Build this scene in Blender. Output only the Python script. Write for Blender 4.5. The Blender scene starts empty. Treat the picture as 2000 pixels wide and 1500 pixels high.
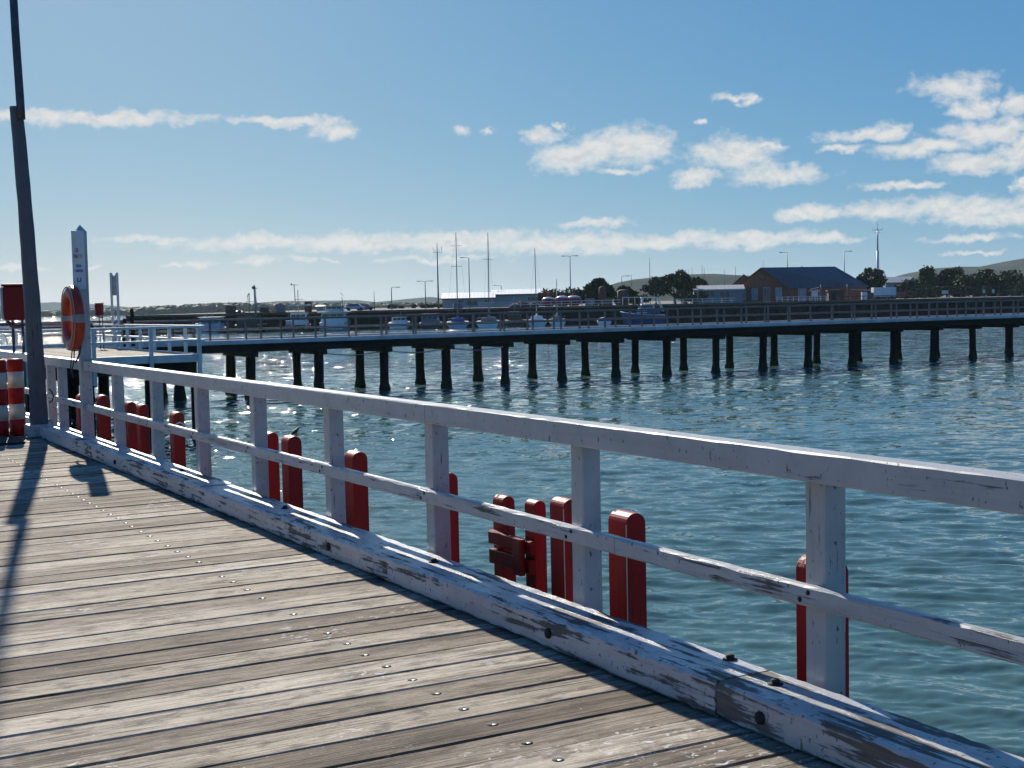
import bpy, math, random
import numpy as np
from mathutils import Vector, Matrix

random.seed(7)
RNG = np.random.default_rng(11)
S = bpy.context.scene
COL = S.collection

# ------------------------------------------------------------------ camera
F_PX, PITCH, ROLL, YAW, EYE = 2659.6, 0.059, -0.0214, 0.5058, 1.6
fw = Vector((math.sin(YAW) * math.cos(PITCH), math.cos(YAW) * math.cos(PITCH), -math.sin(PITCH)))
rt0 = Vector((math.cos(YAW), -math.sin(YAW), 0))
up0 = rt0.cross(fw)
rt = rt0 * math.cos(ROLL) + up0 * math.sin(ROLL)
up = up0 * math.cos(ROLL) - rt0 * math.sin(ROLL)
cam_data = bpy.data.cameras.new('camera')
cam = bpy.data.objects.new('camera', cam_data)
COL.objects.link(cam)
cam_data.sensor_width = 36.0
cam_data.lens = F_PX / 2000 * 36.0
cam_data.clip_start = 0.05
cam_data.clip_end = 60000
cam.matrix_world = Matrix(((rt.x, up.x, -fw.x, 0), (rt.y, up.y, -fw.y, 0), (rt.z, up.z, -fw.z, EYE), (0, 0, 0, 1)))
S.camera = cam

# ------------------------------------------------------------------ light
SUN_AZ, SUN_EL = math.radians(10.4), math.radians(29.0)     # azimuth measured from +Y towards +X
S.view_settings.view_transform = 'Standard'
S.view_settings.look = 'None'
S.view_settings.exposure = 0.585
S.view_settings.gamma = 1.0
sd = bpy.data.lights.new('sun', 'SUN')
sd.energy = 5.0
sd.angle = math.radians(0.53)
sd.color = (1.0, 0.93, 0.82)
sun = bpy.data.objects.new('sun', sd)
COL.objects.link(sun)
sdir = Vector((math.sin(SUN_AZ) * math.cos(SUN_EL), math.cos(SUN_AZ) * math.cos(SUN_EL), math.sin(SUN_EL)))
sun.rotation_euler = sdir.to_track_quat('Z', 'Y').to_euler()
sun.location = (10, 60, 80)
HAZE = 5.0e-5
S.cycles.use_denoising = True
S.cycles.max_bounces = 8
S.cycles.caustics_reflective = False
S.cycles.caustics_refractive = False


def ray(u, v):
    return fw + rt * ((u - 1000) / F_PX) - up * ((v - 750) / F_PX)


def at(u, v, D):
    r = ray(u, v)
    return Vector((0, 0, EYE)) + r * D


def on_x(u, v, x):
    r = ray(u, v)
    return Vector((0, 0, EYE)) + r * (x / r.x)


def on_z(u, v, z):
    r = ray(u, v)
    return Vector((0, 0, EYE)) + r * ((z - EYE) / r.z)


# ------------------------------------------------------------------ node helpers
class NT:
    def __init__(self, tree):
        self.t = tree
        self.n = tree.nodes
        self.l = tree.links

    def new(self, typ, **kw):
        nd = self.n.new(typ)
        for k, v in kw.items():
            setattr(nd, k, v)
        return nd

    def put(self, sock, val):
        if val is None:
            return
        if isinstance(val, bpy.types.NodeSocket):
            self.l.new(val, sock)
        else:
            sock.default_value = val

    def math(self, op, a, b=None, c=None, clamp=False):
        nd = self.new('ShaderNodeMath', operation=op)
        nd.use_clamp = clamp
        self.put(nd.inputs[0], a)
        self.put(nd.inputs[1], b)
        self.put(nd.inputs[2], c)
        return nd.outputs[0]

    def vmath(self, op, a, b=None, c=None, out=0):
        nd = self.new('ShaderNodeVectorMath', operation=op)
        self.put(nd.inputs[0], a)
        self.put(nd.inputs[1], b)
        self.put(nd.inputs[2], c)
        return nd.outputs[out]

    def noise(self, vec, scale, detail=3.0, rough=0.5, dist=0.0, out='Fac'):
        nd = self.new('ShaderNodeTexNoise')
        self.put(nd.inputs['Vector'], vec)
        nd.inputs['Scale'].default_value = scale
        nd.inputs['Detail'].default_value = detail
        nd.inputs['Roughness'].default_value = rough
        nd.inputs['Distortion'].default_value = dist
        return nd.outputs[out]

    def ramp(self, fac, stops, interp='LINEAR'):
        nd = self.new('ShaderNodeValToRGB')
        cr = nd.color_ramp
        cr.interpolation = interp
        while len(cr.elements) < len(stops):
            cr.elements.new(0.5)
        for e, (p, c) in zip(cr.elements, stops):
            e.position = p
            e.color = (c, c, c, 1) if isinstance(c, (int, float)) else (*c, 1)
        self.put(nd.inputs[0], fac)
        return nd.outputs[0]

    def mix(self, fac, a, b, mode='MIX'):
        nd = self.new('ShaderNodeMix', data_type='RGBA', blend_type=mode)
        self.put(nd.inputs[0], fac)
        self.put(nd.inputs[6], (*a, 1) if isinstance(a, tuple) and len(a) == 3 else a)
        self.put(nd.inputs[7], (*b, 1) if isinstance(b, tuple) and len(b) == 3 else b)
        return nd.outputs[2]

    def smooth(self, x, lo, hi):
        nd = self.new('ShaderNodeMapRange', interpolation_type='SMOOTHSTEP')
        self.put(nd.inputs[0], x)
        nd.inputs[1].default_value = lo
        nd.inputs[2].default_value = hi
        return nd.outputs[0]

    def scale(self, vec, s):
        return self.vmath('MULTIPLY', vec, s)


# ------------------------------------------------------------------ world: sky with clouds
world = bpy.data.worlds.new('World')
S.world = world
world.use_nodes = True
w = NT(world.node_tree)
w.n.clear()
sky = w.new('ShaderNodeTexSky', sky_type='NISHITA')
sky.sun_disc = False
sky.sun_elevation = SUN_EL
sky.sun_rotation = SUN_AZ
sky.air_density = 0.7
sky.dust_density = 0.5
sky.ozone_density = 6.0
SKY_K = 0.06
# tone of the clear sky: deeper blue away from the sun, softer glare near it
ssp = w.new('ShaderNodeSeparateColor')
w.l.new(sky.outputs[0], ssp.inputs[0])
scm = w.new('ShaderNodeCombineColor')
for i_, (g_, k_) in enumerate(((0.96, 0.0315), (0.60, 0.0868), (0.28, 0.213))):
    w.put(scm.inputs[i_], w.math('MULTIPLY', w.math('POWER', ssp.outputs[i_], g_), k_ / SKY_K))
clear = scm.outputs[0]
tc = w.new('ShaderNodeTexCoord')
sep = w.new('ShaderNodeSeparateXYZ')
w.l.new(tc.outputs['Generated'], sep.inputs[0])
az = w.math('MULTIPLY', w.math('ARCTAN2', sep.outputs[0], sep.outputs[1]), 180 / math.pi)
el = w.math('MULTIPLY', w.math('ARCSINE', sep.outputs[2]), 180 / math.pi)
cmb = w.new('ShaderNodeCombineXYZ')
w.put(cmb.inputs[0], az)
w.put(cmb.inputs[1], el)
pos = cmb.outputs[0]
CLOUDS = [  # where each cloud stands in the sky: direction seen, half width, half height, density
    (1240, 285, 85, 38, 1), (1110, 306, 80, 28, 1), (1060, 265, 48, 18, .8), (1100, 245, 18, 9, .8), (1220, 335, 75, 9, .7),
    (1180, 290, 70, 30, .95), (1430, 300, 95, 34, 1), (1520, 338, 98, 19, 1), (1362, 345, 48, 17, 1), (1505, 290, 60, 8, .6),
    (1690, 262, 90, 14, .95), (1740, 255, 42, 15, 1), (1650, 292, 38, 9, .9), (1865, 172, 76, 28, 1), (1900, 214, 42, 18, .95),
    (1985, 206, 42, 24, 1), (1930, 255, 105, 22, 1), (1810, 288, 100, 17, 1), (1920, 318, 100, 18, 1), (1995, 292, 42, 34, 1),
    (1765, 362, 90, 9, .85), (1578, 418, 80, 16, 1), (1720, 408, 110, 17, .85), (1880, 405, 165, 24, .95), (1960, 425, 115, 15, 1),
    (1160, 436, 80, 10, .95), (290, 468, 120, 8, .75), (500, 474, 175, 14, .95), (700, 472, 200, 17, 1), (900, 470, 180, 21, 1),
    (1090, 474, 200, 21, 1), (1290, 470, 185, 17, 1), (1480, 468, 130, 15, 1), (1610, 468, 90, 10, .95), (850, 506, 150, 8, .75),
    (405, 515, 48, 10, .9), (512, 511, 48, 10, .9), (585, 509, 32, 8, .9), (640, 510, 30, 5, .7), (340, 517, 28, 6, .7),
    (180, 520, 34, 6, .7), (30, 520, 50, 7, .75), (200, 232, 225, 14, .95), (60, 228, 140, 12, .95), (560, 239, 115, 9, .9),
    (645, 255, 48, 19, 1), (900, 255, 32, 13, .8), (963, 254, 14, 8, .75), (1435, 189, 60, 8, .75), (1468, 194, 24, 10, .9),
    (1370, 238, 16, 7, .75), (1890, 465, 95, 9, .85), (1900, 495, 80, 6, .6), (1998, 355, 20, 16, 1), (905, 450, 22, 8, .8),
]
wn1 = w.noise(pos, 0.75, 5.0, 0.62, out='Color')
wn2 = w.noise(w.vmath('MULTIPLY', pos, (0.8, 1.25, 1)), 2.0, 5.0, 0.58, out='Fac')
warp = w.vmath('MULTIPLY', w.vmath('SUBTRACT', wn1, (0.5, 0.5, 0.5)), (2.8, 1.15, 0))
pw = w.vmath('ADD', pos, warp)
field = None
for (u, v, hw, hh, st) in CLOUDS:
    d = ray(u, v).normalized()
    ca, ce = math.degrees(math.atan2(d.x, d.y)), math.degrees(math.asin(d.z))
    sx, sy = 1 / (hw * 0.0215 * 1.12), 1 / (hh * 0.0215 * 1.25)
    q = w.vmath('MULTIPLY_ADD', pw, (sx, sy, 0), (-ca * sx, -ce * sy, 0))
    r = w.vmath('LENGTH', q, out=1)
    r = w.math('ADD', r, (1 - st) * 0.62) if st < 1 else r
    field = r if field is None else w.math('MINIMUM', field, r)
den = w.math('ADD', w.math('SUBTRACT', 1.0, field), w.math('MULTIPLY', w.math('SUBTRACT', wn2, 0.5), 1.15))
alpha = w.smooth(den, -0.05, 0.85)
# relief of the cloud tops: lit upper rims, greyer bases
upn = w.noise(w.vmath('MULTIPLY', w.vmath('ADD', pos, (0.05, 0.25, 0)), (0.8, 1.25, 1)), 2.0, 4.0, 0.55)
relief = w.math('SUBTRACT', wn2, upn)
lit = w.smooth(w.math('ADD', relief, 0.04), -0.22, 0.16)
thick = w.smooth(den, 0.3, 1.0)
shade = w.math('SUBTRACT', 1.0, w.math('MULTIPLY', w.math('MULTIPLY', thick, 0.8), w.math('SUBTRACT', 1.0, lit)))
ccol = w.mix(shade, (5.7, 6.1, 6.6), (8.5, 8.45, 8.3))
a_fin = w.math('MULTIPLY', w.math('POWER', alpha, 0.8), 0.95)
out_col = w.mix(a_fin, clear, ccol)
bg = w.new('ShaderNodeBackground')
bg.inputs['Strength'].default_value = SKY_K
wo = w.new('ShaderNodeOutputWorld')
w.l.new(out_col, bg.inputs[0])
w.l.new(bg.outputs[0], wo.inputs[0])
world.cycles.sampling_method = 'MANUAL'
world.cycles.sample_map_resolution = 512


# ------------------------------------------------------------------ materials
def new_mat(name):
    m = bpy.data.materials.new(name)
    m.use_nodes = True
    t = NT(m.node_tree)
    t.n.clear()
    p = t.new('ShaderNodeBsdfPrincipled')
    o = t.new('ShaderNodeOutputMaterial')
    t.l.new(p.outputs[0], o.inputs[0])
    return m, t, p


def obj_coord(t):
    return t.new('ShaderNodeTexCoord').outputs['Object']


def wpos(t):
    return t.new('ShaderNodeNewGeometry').outputs['Position']


def bump(t, p, height, strength, dist=0.01):
    b = t.new('ShaderNodeBump')
    b.inputs['Strength'].default_value = strength
    b.inputs['Distance'].default_value = dist
    t.put(b.inputs['Height'], height)
    t.l.new(b.outputs[0], p.inputs['Normal'])


def plain(name, col, rough=0.6, metal=0.0, var=0.25, scale=3.0, spec=0.4):
    m, t, p = new_mat(name)
    n = t.noise(wpos(t), scale, 4.0, 0.6)
    dark = tuple(c * (1 - var) for c in col)
    lite = tuple(min(1, c * (1 + var * .6)) for c in col)
    t.put(p.inputs['Base Color'], t.ramp(n, [(0.3, dark), (0.7, lite)]))
    p.inputs['Roughness'].default_value = rough
    p.inputs['Metallic'].default_value = metal
    p.inputs['Specular IOR Level'].default_value = spec
    return m


def paint(name, col, under, wear, grain=(14, 1.2, 14), scale=1.0, rough=0.34, spots=0.6, dirt=0.0, broad=0.3, spec=0.5):
    """old paint on timber: chips and dirt along the grain, bare wood below"""
    m, t, p = new_mat(name)
    c = wpos(t)
    g = t.scale(c, grain)
    n1 = t.noise(g, 1.1 * scale, 8.0, 0.68)
    n2 = t.noise(c, 2.4, 4.0, 0.6)
    n3 = t.noise(t.scale(c, (1, 1, .6)), 38.0, 3.0, 0.6)
    comb = t.math('ADD', t.math('MULTIPLY', n1, 0.8), t.math('MULTIPLY', n2, broad))
    th = 0.4 + broad * 0.5 + 0.245
    chip = t.smooth(comb, th - wear, th + 0.045 - wear)
    spot = t.smooth(n3, 0.83 - 0.17 * spots, 0.86 - 0.17 * spots)
    mask = t.math('MAXIMUM', chip, t.math('MULTIPLY', spot, 0.85))
    tint = t.ramp(t.noise(c, 5.0, 5.0, 0.6), [(0.25, tuple(x * 0.78 for x in col)), (0.65, col)])
    if dirt:
        dn = t.smooth(t.noise(t.scale(c, grain), 0.45, 6.0, 0.7), 0.48, 0.72)
        tint = t.mix(t.math('MULTIPLY', dn, dirt), tint, tuple(x * 0.35 for x in col))
    un = t.ramp(t.noise(g, 3.0, 5.0, 0.65), [(0.3, tuple(x * 0.45 for x in under)), (0.7, under)])
    t.put(p.inputs['Base Color'], t.mix(mask, tint, un))
    t.put(p.inputs['Roughness'], t.math('ADD', t.math('MULTIPLY', mask, 0.35), rough))
    p.inputs['Specular IOR Level'].default_value = spec
    h = t.math('SUBTRACT', t.math('MULTIPLY', n1, 0.5), mask)
    bump(t, p, h, 0.5, 0.004)
    return m


M = {}
M['white'] = paint('white_paint', (0.45, 0.45, 0.44), (0.16, 0.13, 0.10), 0.142, grain=(34, 34, 1.8), spots=1.1, dirt=0.25)
M['white_rail'] = paint('white_rail_paint', (0.45, 0.45, 0.44), (0.17, 0.14, 0.11), 0.135, grain=(34, 1.6, 34), spots=1.1, dirt=0.25)
M['kerb_near'] = paint('scoured_kerb_paint', (0.46, 0.46, 0.46), (0.15, 0.135, 0.12), 0.262, grain=(24, 1.6, 30), spots=1.25, dirt=0.6, broad=.5)
M['white_mid'] = paint('worn_rail_paint', (0.48, 0.48, 0.47), (0.15, 0.13, 0.11), 0.175, grain=(30, 1.5, 34), spots=1.05, dirt=0.6, broad=.45)
M['kerb'] = paint('kerb_paint', (0.50, 0.50, 0.50), (0.13, 0.115, 0.10), 0.205, grain=(24, 1.8, 30), spots=1.2, dirt=0.5, broad=.55)
M['white_far'] = plain('white_timber', (0.62, 0.62, 0.61), 0.5, var=0.2)
M['red'] = paint('red_paint', (0.36, 0.012, 0.009), (0.17, 0.055, 0.04), 0.165, grain=(22, 22, .9), rough=0.5, spots=1.0, dirt=0.5, broad=.45, spec=0.25)
M['red_dark'] = paint('dark_red_paint', (0.20, 0.012, 0.010), (0.07, 0.03, 0.03), 0.1, grain=(8, 8, .9), rough=0.45, spots=0.3, spec=0.2)
M['cream_band'] = paint('cream_paint', (0.56, 0.53, 0.47), (0.2, 0.15, 0.1), 0.1, grain=(8, 8, 1), spots=0.4)
M['orange'] = plain('orange_shell', (0.42, 0.036, 0.010), 0.4, var=0.3, scale=14)
M['tape'] = plain('grey_tape', (0.27, 0.25, 0.24), 0.4, var=0.1)
M['rope'] = plain('rope', (0.32, 0.28, 0.22), 0.9, scale=60)
M['dark_rope'] = plain('dark_rope', (0.05, 0.05, 0.055), 0.9, scale=60)
M['steel'] = plain('galvanised_steel', (0.36, 0.38, 0.40), 0.5, 0.6, var=0.3, scale=9)
M['steel_dark'] = plain('dark_steel', (0.07, 0.075, 0.085), 0.5, 0.4, var=0.3, scale=9)
M['pole'] = paint('pole_timber', (0.115, 0.115, 0.125), (0.07, 0.06, 0.055), 0.13, grain=(12, 12, .7), spots=0.5, rough=0.65, spec=0.2)
M['bolt'] = plain('rusty_bolt', (0.03, 0.022, 0.018), 0.85, 0.0, var=0.4, scale=40)
M['pile'] = paint('dark_pile', (0.028, 0.024, 0.021), (0.06, 0.05, 0.04), 0.14, grain=(4, 4, .6), spots=0.6, rough=0.8, spec=0.08)
pm_, pt_ = M['pile'], NT(M['pile'].node_tree)
pp_ = [n for n in pt_.n if n.type == 'BSDF_PRINCIPLED'][0]
old_ = pp_.inputs['Base Color'].links[0].from_socket
g_ = pt_.new('ShaderNodeNewGeometry')
sz_ = pt_.new('ShaderNodeSeparateXYZ')
pt_.l.new(g_.outputs['Position'], sz_.inputs[0])
hz_n = pt_.math('ADD', sz_.outputs[2], pt_.math('MULTIPLY', pt_.noise(g_.outputs['Position'], 3.0, 4.0, .6), 0.7))
weed = pt_.smooth(pt_.math('MULTIPLY', hz_n, -1.0), 1.75, 2.05)
band = pt_.math('MULTIPLY', pt_.smooth(pt_.noise(g_.outputs['Position'], 14.0, 3.0, .6), .5, .6), weed)
c1_ = pt_.mix(weed, old_, (0.030, 0.036, 0.018))
pt_.put(pp_.inputs['Base Color'], pt_.mix(pt_.math('MULTIPLY', band, .6), c1_, (0.045, 0.044, 0.032)))
M['trestle_beam'] = paint('dark_beam', (0.032, 0.028, 0.026), (0.075, 0.065, 0.055), 0.16, grain=(.8, 4, 5), spots=0.6, rough=0.8, spec=0.08)
M['trestle_kerb'] = plain('pale_kerb', (0.55, 0.56, 0.57), 0.6, var=0.25, scale=1.2)
M['trestle_rail'] = plain('grey_rail', (0.16, 0.15, 0.145), 0.6, 0.2, var=0.3, scale=2)
M['trestle_deck'] = plain('grey_decking', (0.2, 0.18, 0.155), 0.8, var=0.3, scale=2)
M['quay'] = paint('quay_timber', (0.035, 0.030, 0.027), (0.08, 0.065, 0.055), 0.18, grain=(1.2, 1.2, .25), scale=.6, spots=0.4, rough=0.85, spec=0.08)
M['quay_cap'] = plain('quay_cap', (0.10, 0.085, 0.075), 0.8, var=0.35, scale=.4)
M['brick'] = plain('red_brick', (0.36, 0.125, 0.075), 0.85, var=0.3, scale=3.5)
M['brick_trim'] = plain('brick_trim', (0.33, 0.17, 0.11), 0.8, var=0.2)
M['pale_trim'] = plain('pale_trim', (0.62, 0.6, 0.55), 0.6, var=0.1)
M['glass'] = plain('window_glass', (0.05, 0.06, 0.07), 0.08, var=0.2, spec=0.6)
M['curtain'] = plain('curtained_glass', (0.4, 0.42, 0.42), 0.3, var=0.25, scale=1.5)
M['grey_wall'] = plain('grey_cladding', (0.28, 0.30, 0.32), 0.6, var=0.12)
M['pale_wall'] = plain('pale_cladding', (0.48, 0.48, 0.46), 0.6, var=0.12, scale=.5)
M['hull_white'] = plain('white_gelcoat', (0.78, 0.79, 0.8), 0.3, var=0.12, scale=.8)
M['hull_blue'] = plain('blue_hull', (0.05, 0.10, 0.24), 0.35, var=0.2, scale=.8)
M['hull_pale'] = plain('pale_blue_hull', (0.42, 0.52, 0.6), 0.35, var=0.15, scale=.8)
M['hull_dark'] = plain('dark_hull', (0.018, 0.02, 0.028), 0.4, var=0.3, scale=.8)
M['hull_grey'] = plain('grey_canvas', (0.2, 0.2, 0.23), 0.7, var=0.25, scale=.8)
M['blue_cover'] = plain('blue_canvas', (0.03, 0.10, 0.32), 0.7, var=0.2)
M['mast'] = plain('alloy_mast', (0.22, 0.23, 0.25), 0.45, 0.5, var=0.1)
M['cream'] = plain('cream_wheelhouse', (0.7, 0.66, 0.55), 0.4, var=0.15)
M['red_buoy'] = plain('red_buoy', (0.33, 0.03, 0.04), 0.4, var=0.3)
M['rust'] = plain('rust', (0.12, 0.05, 0.035), 0.8, var=0.4)
M['net'] = plain('net_heap', (0.09, 0.03, 0.03), 0.95, var=0.6, scale=2.5)
M['brown'] = plain('brown_boards', (0.13, 0.08, 0.055), 0.8, var=0.3)
M['sand'] = plain('sand', (0.5, 0.44, 0.34), 0.95, var=0.15, scale=.2)
M['asphalt'] = plain('asphalt', (0.09, 0.088, 0.085), 0.95, var=0.3, scale=.15)
M['bark'] = plain('bark', (0.11, 0.085, 0.06), 0.9, var=0.4, scale=2)
M['tyre'] = plain('tyre', (0.02, 0.02, 0.02), 0.8)
M['ink_red'] = plain('red_ink', (0.5, 0.04, 0.05), 0.6, var=0.1)
M['ink_blue'] = plain('blue_ink', (0.05, 0.07, 0.25), 0.6, var=0.1)
M['bird'] = plain('dark_feathers', (0.02, 0.018, 0.02), 0.7, var=0.3, scale=60)
M['mat'] = plain('slab_black', (0.016, 0.016, 0.018), 0.7, var=0.3)
M['hill'] = plain('far_hill', (0.05, 0.065, 0.055), 0.95, var=0.3, scale=.004, spec=0.0)
M['dune'] = plain('grassy_hill', (0.06, 0.068, 0.058), 0.95, var=0.4, scale=.02, spec=0.0)


def roof_mat(name, col, rough, ribs, axis, metal=0.0):
    m, t, p = new_mat(name)
    c = obj_coord(t)
    s = t.new('ShaderNodeSeparateXYZ')
    t.l.new(c, s.inputs[0])
    wv = t.math('SINE', t.math('MULTIPLY', s.outputs[axis], ribs))
    n = t.noise(c, 0.6, 3.0, 0.5)
    t.put(p.inputs['Base Color'], t.ramp(n, [(0.3, tuple(x * .85 for x in col)), (0.7, col)]))
    p.inputs['Roughness'].default_value = rough
    p.inputs['Metallic'].default_value = metal
    bump(t, p, wv, 0.25, 0.03)
    return m


M['roof_navy'] = roof_mat('navy_sheet_roof', (0.085, 0.095, 0.115), 0.5, 8.0, 0)
M['roof_zinc'] = roof_mat('white_sheet_roof', (0.92, 0.90, 0.88), 0.42, 7.0, 0, 0.0)
M['roof_grey'] = roof_mat('grey_sheet_roof', (0.3, 0.32, 0.34), 0.5, 7.0, 0)


def leaf_mat(name, c1, c2):
    m, t, p = new_mat(name)
    g = t.new('ShaderNodeNewGeometry')
    n = t.noise(g.outputs['Position'], 0.45, 3.0, 0.5)
    f = t.math('ADD', t.math('MULTIPLY', g.outputs['Random Per Island'], 0.6), t.math('MULTIPLY', n, 0.5))
    t.put(p.inputs['Base Color'], t.ramp(f, [(0.2, c1), (0.85, c2)]))
    p.inputs['Roughness'].default_value = 0.7
    p.inputs['Specular IOR Level'].default_value = 0.06
    return m


M['leaf_dark'] = leaf_mat('cypress_leaves', (0.018, 0.027, 0.012), (0.055, 0.072, 0.028))
M['leaf_olive'] = leaf_mat('gum_leaves', (0.03, 0.042, 0.018), (0.13, 0.145, 0.065))
M['leaf_scrub'] = leaf_mat('scrub_leaves', (0.04, 0.048, 0.022), (0.13, 0.13, 0.06))
M['wood_far'] = leaf_mat('far_wood', (0.018, 0.024, 0.018), (0.045, 0.055, 0.035))

# deck timber: each plank has its own tone
m, t, p = new_mat('deck_timber')
g = t.new('ShaderNodeNewGeometry')
c = g.outputs['Position']
rnd = g.outputs['Random Per Island']
off = t.new('ShaderNodeCombineXYZ')
t.put(off.inputs[0], t.math('MULTIPLY', rnd, 53.0))
t.put(off.inputs[2], t.math('MULTIPLY', rnd, 17.0))
cc = t.vmath('ADD', c, off.outputs[0])
grain = t.noise(t.scale(cc, (0.9, 26, 8)), 2.2, 8.0, 0.66, 0.25)
fine = t.noise(t.scale(cc, (3, 90, 20)), 2.0, 4.0, 0.6)
blot = t.noise(t.scale(cc, (0.7, 3.0, 1)), 1.3, 6.0, 0.66)
tone = t.ramp(rnd, [(0.0, (0.30, 0.25, 0.19)), (0.2, (0.155, 0.12, 0.088)), (0.4, (0.47, 0.41, 0.325)), (0.6, (0.25, 0.205, 0.155)),
                    (0.8, (0.41, 0.35, 0.27)), (1.0, (0.19, 0.15, 0.112))])
smear = t.noise(t.scale(cc, (1.6, 9.0, 1)), 1.7, 7.0, 0.7)
v = t.math('ADD', t.math('MULTIPLY', grain, 0.30), t.math('ADD', t.math('MULTIPLY', fine, 0.14), t.math('ADD', t.math('MULTIPLY', blot, 0.28), t.math('MULTIPLY', smear, 0.28))))
mul = t.ramp(v, [(0.38, 0.16), (0.445, 0.48), (0.495, 0.95), (0.55, 1.22), (0.63, 1.6)])
col = t.mix(1.0, tone, mul, 'MULTIPLY')
grime = t.smooth(t.noise(t.scale(cc, (2.6, 5.0, 1)), 2.3, 6.0, 0.68), 0.50, 0.66)
col = t.mix(t.math('MULTIPLY', grime, 0.62), col, (0.07, 0.056, 0.043))
fleck = t.smooth(t.noise(t.scale(cc, (8, 30, 1)), 4.0, 3.0, 0.6), 0.60, 0.68)
col = t.mix(t.math('MULTIPLY', fleck, 0.45), col, (0.05, 0.04, 0.03))
# dark splits along the grain
crk = t.smooth(t.noise(t.scale(cc, (0.55, 34, 6)), 1.5, 3.0, 0.55), 0.655, 0.70)
col = t.mix(t.math('MULTIPLY', crk, 0.8), col, (0.03, 0.024, 0.018))
# bird droppings and salt: small pale splats in clusters
sp = t.noise(t.scale(c, (1, 1.6, 1)), 17.0, 4.0, 0.6, 0.6)
cl = t.smooth(t.noise(c, 1.15, 2.0, 0.5), 0.54, 0.68)
spm = t.math('MULTIPLY', t.smooth(sp, 0.585, 0.63), cl)
sp2 = t.smooth(t.noise(c, 48.0, 1.0, 0.5), 0.76, 0.79)
spm = t.math('MAXIMUM', spm, t.math('MULTIPLY', sp2, 0.6))
col = t.mix(t.math('MULTIPLY', spm, 0.8), col, (0.72, 0.70, 0.66))
t.put(p.inputs['Base Color'], col)
p.inputs['Roughness'].default_value = 0.85
p.inputs['Specular IOR Level'].default_value = 0.15
bump(t, p, t.math('ADD', grain, t.math('MULTIPLY', fine, .5)), 0.75, 0.012)
M['deck'] = m

# water
m, t, p = new_mat('sea_water')
g = t.new('ShaderNodeNewGeometry')
c = g.outputs['Position']
mp = t.new('ShaderNodeMapping')
mp.inputs['Rotation'].default_value = (0, 0, YAW)
t.l.new(c, mp.inputs['Vector'])
q = mp.outputs[0]
a1 = t.vmath('SUBTRACT', t.noise(t.scale(q, (0.5, 1.0, 1)), 1.3, 4.0, 0.62, out='Color'), (.5, .5, .5))
a2 = t.vmath('SUBTRACT', t.noise(t.scale(q, (0.7, 1.0, 1)), 5.5, 3.0, 0.6, out='Color'), (.5, .5, .5))
gust = t.math('ADD', 0.30, t.math('MULTIPLY', t.noise(t.scale(q, (0.35, 1.0, 1)), 0.045, 4.0, 0.6), 0.6))
busy = t.smooth(t.noise(t.scale(q, (0.45, 1.0, 1)), 0.75, 3.0, 0.65), 0.47, 0.68)
gust = t.math('MULTIPLY', gust, t.math('ADD', 0.75, t.math('MULTIPLY', busy, 3.0)))
sl = t.vmath('ADD', t.vmath('MULTIPLY', a1, (0.95, 1.05, 0)), t.vmath('MULTIPLY', a2, (0.45, 0.55, 0)))
rot = t.new('ShaderNodeVectorRotate', rotation_type='Z_AXIS')
t.l.new(sl, rot.inputs['Vector'])
rot.inputs['Angle'].default_value = -YAW
slg = t.vmath('SCALE', rot.outputs[0])
t.put(slg.node.inputs['Scale'], gust)
sepw = t.new('ShaderNodeSeparateXYZ')
t.l.new(c, sepw.inputs[0])
open_ = t.math('ADD', 0.65, t.math('MULTIPLY', t.smooth(sepw.outputs[1], 30.0, 80.0), 2.25))
t.put(slg.node.inputs['Scale'], t.math('MULTIPLY', gust, open_))
nrm = t.vmath('NORMALIZE', t.vmath('ADD', g.outputs['Normal'], slg))
t.l.new(nrm, p.inputs['Normal'])
bn = t.noise(t.scale(q, (1, 1, 1)), 0.05, 4.0, 0.6)
t.put(p.inputs['Base Color'], t.ramp(bn, [(0.35, (0.050, 0.108, 0.106)), (0.65, (0.070, 0.138, 0.134))]))
p.inputs['Roughness'].default_value = 0.05
p.inputs['IOR'].default_value = 1.333
p.inputs['Specular IOR Level'].default_value = 0.5
M['water'] = m


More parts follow.
